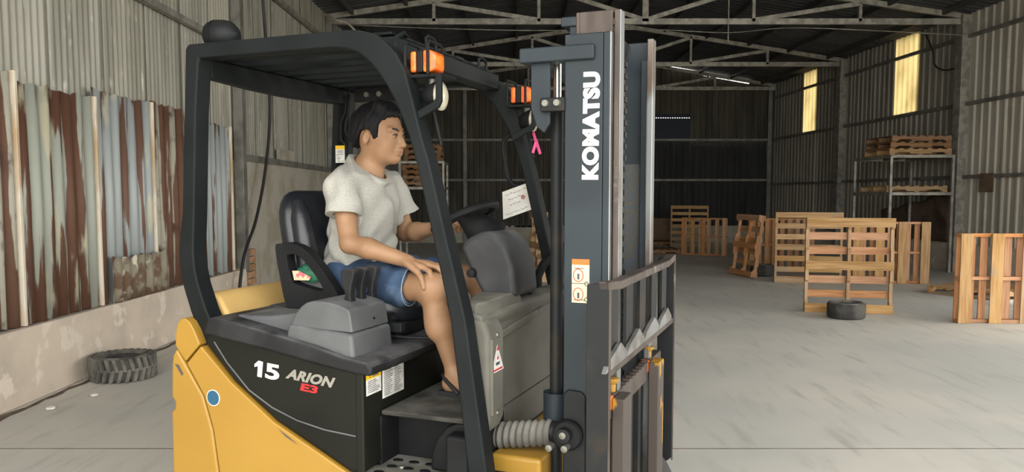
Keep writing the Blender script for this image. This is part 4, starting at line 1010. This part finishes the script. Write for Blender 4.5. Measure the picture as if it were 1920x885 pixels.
H_shoe = mat('black_sandal', '#1b1b1c', .7)

PB = np.array((.40, .5, 1.115))
pr = empty('person'); pr.matrix_world = FM @ Matrix.Translation(PB)
tag(pr, 'man in a grey T-shirt and denim shorts driving the forklift, one hand on his knee', 'person')
OFF = Matrix.Translation(-PB)
def wear(name, me, m, parent=pr):
    me.transform(OFF); return link(name, me, m, parent)
def wearb(name, b, m, parent=pr, smooth=60):
    me = b.mesh(name, smooth); me.transform(OFF); return link(name, me, m, parent)

def arm_r(): return [(.418, .325, 1.528), (.487, .262, 1.328), (.56, .27, 1.312), (.712, .295, 1.268)]
S = Field((.2, .2, .775), (1.06, .80, 1.90), .0034)
# head
S.ell((.462, .5, 1.765), (.098, .076, .090), .03)
S.ell((.500, .5, 1.708), (.065, .057, .083), .03)
S.ell((.497, .5, 1.664), (.050, .049, .030), .03, tilt=.30)
S.ell((.540, .5, 1.643), (.020, .025, .018), .02)
for q in (-1, 1):
    S.ell((.526, .5 + q * .038, 1.703), (.027, .021, .026), .02)                       # cheek
    S.cone((.556, .5 + q * .010, 1.747), (.546, .5 + q * .046, 1.752), .011, .010, .015)   # brow ridge
    S.ell((.575, .5 + q * .032, 1.729), (.020, .019, .011), .010, 's')                  # socket
    S.ell((.548, .5 + q * .031, 1.728), (.016, .017, .0145), .006)                      # lid
    S.ell((.566, .5 + q * .0125, 1.6915), (.011, .0080, .0078), .008)                     # nostril wing
    S.ell((.459, .5 + q * .077, 1.722), (.0145, .008, .0265), .010, tilt=-.25)            # ear
    S.ell((.464, .5 + q * .085, 1.724), (.007, .006, .014), .006, 's', tilt=-.25)
S.chain([(.556, .5, 1.743), (.569, .5, 1.714), (.579, .5, 1.6965)], [.009, .0095, .0115], .012)
S.cone((.560, .484, 1.6745), (.560, .516, 1.6745), .0085, .0085, .008)
S.cone((.566, .492, 1.6765), (.566, .508, 1.6765), .0065, .0065, .006)
S.cone((.560, .488, 1.6635), (.560, .512, 1.6635), .008, .008, .007)
# neck and trunk
S.cone((.420, .5, 1.56), (.450, .5, 1.68), .055, .050, .022)
S.cone((.402, .5, 1.60), (.412, .40, 1.55), .043, .040, .04); S.cone((.402, .5, 1.60), (.412, .60, 1.55), .043, .040, .04)
S.ell((.402, .5, 1.45), (.076, .138, .13), .05); S.ell((.383, .5, 1.28), (.078, .128, .13), .05); S.ell((.35, .5, 1.195), (.105, .155, .08), .05)
S.cone((.412, .34, 1.528), (.412, .66, 1.528), .043, .043, .04)
# legs and feet
for hip, knee, calf, ank, toe in (((.38, .405, 1.172), (.786, .312, 1.174), (.826, .326, 1.03), (.866, .35, .86), (1.0, .335, .815)),
                                  ((.38, .595, 1.172), (.800, .700, 1.174), (.835, .70, 1.03), (.895, .69, .86), (1.0, .70, .815))):
    S.cone(hip, knee, .080, .048, .03); S.cone(knee, calf, .045, .041, .03); S.cone(calf, ank, .041, .029, .02)
    kc = np.array(knee); S.ell(kc + np.array((.022, 0, .005)), (.037, .039, .043), .03)
    S.ell(kc + np.array((.014, 0, -.12)), (.031, .035, .06), .03)
    hl = (ank[0] - .015, ank[1], .826); S.cone(ank, hl, .034, .030, .02); S.cone(hl, toe, .030, .020, .02); S.cone((ank[0] + .01, ank[1], .86), toe, .030, .019, .02)
    for i in range(5):
        y = toe[1] + (i - 2) * .0155; S.cone((toe[0] - .03, y, .818), (toe[0] + .022 - .004 * abs(i - 3), y, .812), .011, .0095, .006)
# right arm and hand on the knee
S.chain(arm_r(), [.046, .035, .0375, .0235], .015)
kn = [(.778, .334, 1.256), (.782, .311, 1.256), (.772, .289, 1.249), (.758, .269, 1.236)]
for i, p in enumerate(kn): S.cone((.708, .307 - .009 * i, 1.266), p, .016, .0118, .006)
S.cone((.735, .325, 1.260), kn[0], .013, .0115, .006)
fg = [[(.812, .342, 1.250), (.833, .345, 1.233), (.843, .346, 1.214)], [(.815, .316, 1.249), (.836, .318, 1.230), (.846, .318, 1.208)],
      [(.796, .288, 1.236), (.808, .286, 1.213), (.814, .284, 1.192)], [(.777, .262, 1.217), (.787, .257, 1.197), (.792, .254, 1.180)]]
for p, f3 in zip(kn, fg): S.chain([p, *f3], [.0105, .0098, .009, .0075], .004)
S.chain([(.728, .330, 1.258), (.757, .352, 1.243), (.783, .360, 1.230), (.803, .361, 1.221)], [.015, .0125, .0108, .0085], .006)
# left arm and hand on the wheel rim
S.chain([(.42, .675, 1.528), (.452, .735, 1.348), (.52, .712, 1.352), (.628, .652, 1.372)], [.048, .036, .038, .0245], .02)
HW = SC + SR * (dv * math.cos(.72) + dd * -math.sin(.72) * 1.0)
HW = np.array((SC[0] - SR * .80 * dd[0], .5 + SR * .60, SC[2] - SR * .80 * dd[2]))
tg = np.array((dd[0] * .60, .80, dd[2] * .60)); ot = np.array((-dd[0] * .80, .60, -dd[2] * .80))
for i in range(4):
    c = HW + tg * (.030 - .020 * i); nrm = np.array(dn) * (1 if dn[2] > 0 else -1)
    S.cone((.632, .65, 1.374), c + ot * .012 + nrm * .026, .018, .0115, .010)
    S.chain([c + ot * .012 + nrm * .026, c - ot * .018 + nrm * .022, c - ot * .027 - nrm * .004, c - ot * .012 - nrm * .024], [.0112, .010, .0095, .008], .004)
S.chain([(.634, .64, 1.368), HW + ot * .03 - tg * .03 + nrm * .0, HW + ot * .018 - tg * .048 - nrm * .014], [.015, .012, .009], .006)
wear('body', S.mesh('body'), H_skin)

# T-shirt
T = Field((.2, .2, 1.12), (.62, .82, 1.70), .0036)
T.ell((.405, .5, 1.46), (.108, .172, .155), .06); T.ell((.39, .5, 1.30), (.115, .166, .15), .07); T.ell((.355, .5, 1.20), (.128, .178, .09), .06)
T.cone((.412, .335, 1.530), (.412, .665, 1.530), .060, .060, .05)
T.cone((.402, .5, 1.612), (.412, .39, 1.556), .054, .054, .05); T.cone((.402, .5, 1.612), (.412, .61, 1.556), .054, .054, .05)
CL = [(.431 + .066 * math.cos(a), .5 + .068 * math.sin(a), 1.602 - .046 * math.cos(a)) for a in np.linspace(0, 6.283, 25)]
for a, b_ in zip(CL[:-1], CL[1:]): T.cone(a, b_, .0095, .0095, .02)
for a, b_, c_ in (((.415, .328, 1.53), (.452, .278, 1.415), (.478, .262, 1.365)), ((.418, .672, 1.53), (.448, .722, 1.42), (.46, .735, 1.385))):
    T.cone(a, b_, .058, .067, .035)
X, Y, Z = T.ax[0][:, None, None], T.ax[1][None, :, None], T.ax[2][None, None, :]
fold = (.0062 * np.sin(62 * Z + 34 * X + 9 * np.sin(7 * Y)) * np.clip((1.42 - Z) * 6, .15, 1) + .0035 * np.sin(60 * X - 40 * Z + 25 * Y) + .004 * np.sin(44 * Y + 22 * Z + 3 * np.sin(30 * X))).astype(np.float32)
T.F += fold
for a, b_ in (((.452, .286, 1.44), (.487, .252, 1.33)), ((.447, .715, 1.45), (.468, .742, 1.34))):
    T.cone(a, b_, .043, .060, .006, 's')
for sgn, (px, py, pz), (dx, dy, dz) in ((0, (.452, .282, 1.432), (.10, -.24, -.965)), (1, (.450, .720, 1.428), (.15, .26, -.95))):   # sleeve ends
    D = (X - px) * dx + (Y - py) * dy + (Z - pz) * dz
    reg = (Y < .325) & (X > .37) if sgn == 0 else (Y > .675) & (X > .36)
    lim = np.where(reg & (np.sqrt((X - px) ** 2 + (Y - py) ** 2 + (Z - pz) ** 2) < .12), D, -1).astype(np.float32); T.F = np.maximum(T.F, lim)
T.F = np.maximum(T.F, ((X - .365) * .56 + (Z - 1.656) * .83).astype(np.float32))          # neckline
T.cone((.431, .5, 1.53), (.431, .5, 1.70), .0605, .0605, .004, 's')
T.F = np.maximum(T.F, (-(Z - (1.148 + .40 * (X - .30))) * .93 + .004 * np.sin(40 * Y)).astype(np.float32))       # hem
wear('t_shirt', T.mesh('t_shirt'), H_shirt)

# denim shorts
D_ = Field((.2, .2, 1.02), (.78, .86, 1.34), .004)
D_.ell((.35, .5, 1.195), (.122, .172, .092), .05)
for hip, knee in (((.38, .405, 1.172), (.786, .312, 1.174)), ((.38, .595, 1.172), (.800, .700, 1.174))):
    D_.cone(hip, knee, .098, .064, .04)
X, Y, Z = D_.ax[0][:, None, None], D_.ax[1][None, :, None], D_.ax[2][None, None, :]
D_.F += (.004 * np.sin(55 * X + 30 * Y + 20 * Z) + .003 * np.sin(90 * X - 50 * Z)).astype(np.float32) * np.clip((X - .35) * 5, 0, 1)
for hip, knee in (((.38, .405, 1.172), (.786, .312, 1.174)), ((.38, .595, 1.172), (.800, .700, 1.174))):
    h_, k_ = np.array(hip), np.array(knee); D_.cone(h_ + (k_ - h_) * .66, h_ + (k_ - h_) * 1.05, .056, .064, .004, 's')
D_.F = np.maximum(D_.F, (X - (.702 + .06 * (Z - 1.17) + .004 * np.sin(70 * Z + 40 * Y))).astype(np.float32))
wear('shorts', D_.mesh('shorts'), H_denim)
for cy in (.331, .675): wearb('frayed_hem', MB().tube([(.700 + .06 * .08 * math.sin(a), cy + .0715 * math.cos(a), 1.174 + .0715 * math.sin(a)) for a in np.linspace(0, 6.283, 33)[:-1]], .0022, 5, closed=True), mat('pale_denim_fray', '#7e8d9d', .9))

# hair
Hh = Field((.34, .40, 1.64), (.60, .60, 1.90), .0030)
Hh.ell((.459, .5, 1.768), (.1095, .0885, .0985), .03); Hh.ell((.42, .5, 1.735), (.066, .074, .08), .03)
for y in np.linspace(.45, .55, 7): Hh.cone((.50, y, 1.845), (.555 - .3 * abs(y - .5), y + .006 * math.sin(y * 90), 1.815), .020, .012, .015)
X, Y, Z = Hh.ax[0][:, None, None], Hh.ax[1][None, :, None], Hh.ax[2][None, None, :]
Hh.F += (.0012 * np.sin(110 * (Y - .5) + 14 * np.sin(20 * X) + 60 * Z) + .0010 * np.sin(230 * X + 90 * Y - 140 * Z)).astype(np.float32)
zl = np.interp(Hh.ax[0], [.34, .375, .405, .430, .445, .480, .486, .506, .512, .54, .575], [1.690, 1.690, 1.700, 1.735, 1.752, 1.752, 1.718, 1.722, 1.778, 1.800, 1.806]).astype(np.float32)[:, None, None]
Hh.F = np.maximum(Hh.F, (zl - Z + .0025 * np.sin(260 * X + 180 * Y)).astype(np.float32) * .8)
wear('hair', Hh.mesh('hair'), H_hair)
# eyes, brows, mouth line, necklace, sandals
for q in (-1, 1):
    e = MB(); e.lathe([(.0, -.013), (.008, -.0105), (.0125, -.004), (.0132, 0), (.0125, .004), (.008, .0105), (.0, .013)], (.5495, .5 + q * .0315, 1.728), 'x', 18); eo = wearb('eye', e, H_eye)
    i_ = MB().lathe([(.0, .0142), (.004, .0140), (.0062, .0118), (.006, .008)], (.5495, .5 + q * .0300, 1.727), 'x', 14); me = i_.mesh('iris', 60); me.transform(OFF); link('iris', me, H_iris, eo)
    wearb('upper_eyelid', MB().tube([(.559, .5 + q * .0165, 1.728), (.5655, .5 + q * .025, 1.7345), (.5645, .5 + q * .034, 1.7355), (.556, .5 + q * .044, 1.730)], [.0016, .0026, .0028, .0016], 6), H_brow)
    wearb('eyebrow', MB().tube([(.5665, .5 + q * .013, 1.7465), (.5655, .5 + q * .028, 1.7535), (.5575, .5 + q * .042, 1.7555), (.545, .5 + q * .052, 1.7495)], [.0035, .0045, .004, .002], 6), H_brow)
wearb('mouth', MB().tube([(.5625, .476, 1.6685), (.5695, .489, 1.6695), (.571, .5, 1.669), (.5695, .511, 1.6695), (.5625, .524, 1.6685)], [.0015, .0028, .003, .0028, .0015], 6), H_lip)
b = MB()
for a in np.linspace(0, 2 * math.pi, 73)[:-1]:
    c = np.array((.431 + .0590 * math.cos(a), .5 + .0595 * math.sin(a), 1.612 - .044 * math.cos(a)))
    b.lathe([(.0, -.0034), (.0033, 0), (.0, .0034)], tuple(c), 'z', 6)
wearb('necklace', b, H_gold)
for ax_, ay, tx in ((.866, .35, 1.0), (.895, .69, 1.0)):
    b = MB().prism([(ax_ - .055, ay - .034), (ax_ + .03, ay - .040), (tx + .02, ay - .052), (tx + .045, ay - .02), (tx + .03, ay + .035), (ax_ + .03, ay + .032), (ax_ - .055, ay + .03)], .7865, .802, 'z')
    so_ = wearb('sandal', b, H_shoe, smooth=30)
    b = MB().strip([(ax_ + .045, .80), (ax_ + .05, .84), (ax_ + .05, .868)], [(ax_ + .11, .80), (ax_ + .105, .83), (ax_ + .09, .853)], ay - .046, ay - .038)
    pts = []
    b = MB()
    for x0, zt in ((ax_ + .055, .868), (ax_ + .095, .851)):
        b.tube([(x0, ay - .046, .80), (x0, ay - .044, zt - .025), (x0, ay - .025, zt - .003), (x0, ay + .0, zt), (x0, ay + .024, zt - .006), (x0, ay + .036, zt - .03), (x0, ay + .038, .80)], .011, 8)
    b.tube([(ax_ + .03, ay - .040, .80), (ax_ - .02, ay - .038, .845), (ax_ - .05, ay, .852), (ax_ - .02, ay + .036, .845), (ax_ + .03, ay + .036, .80)], .008, 8)
    me = b.mesh('strap', 60); me.transform(OFF); link('strap', me, H_shoe, so_)
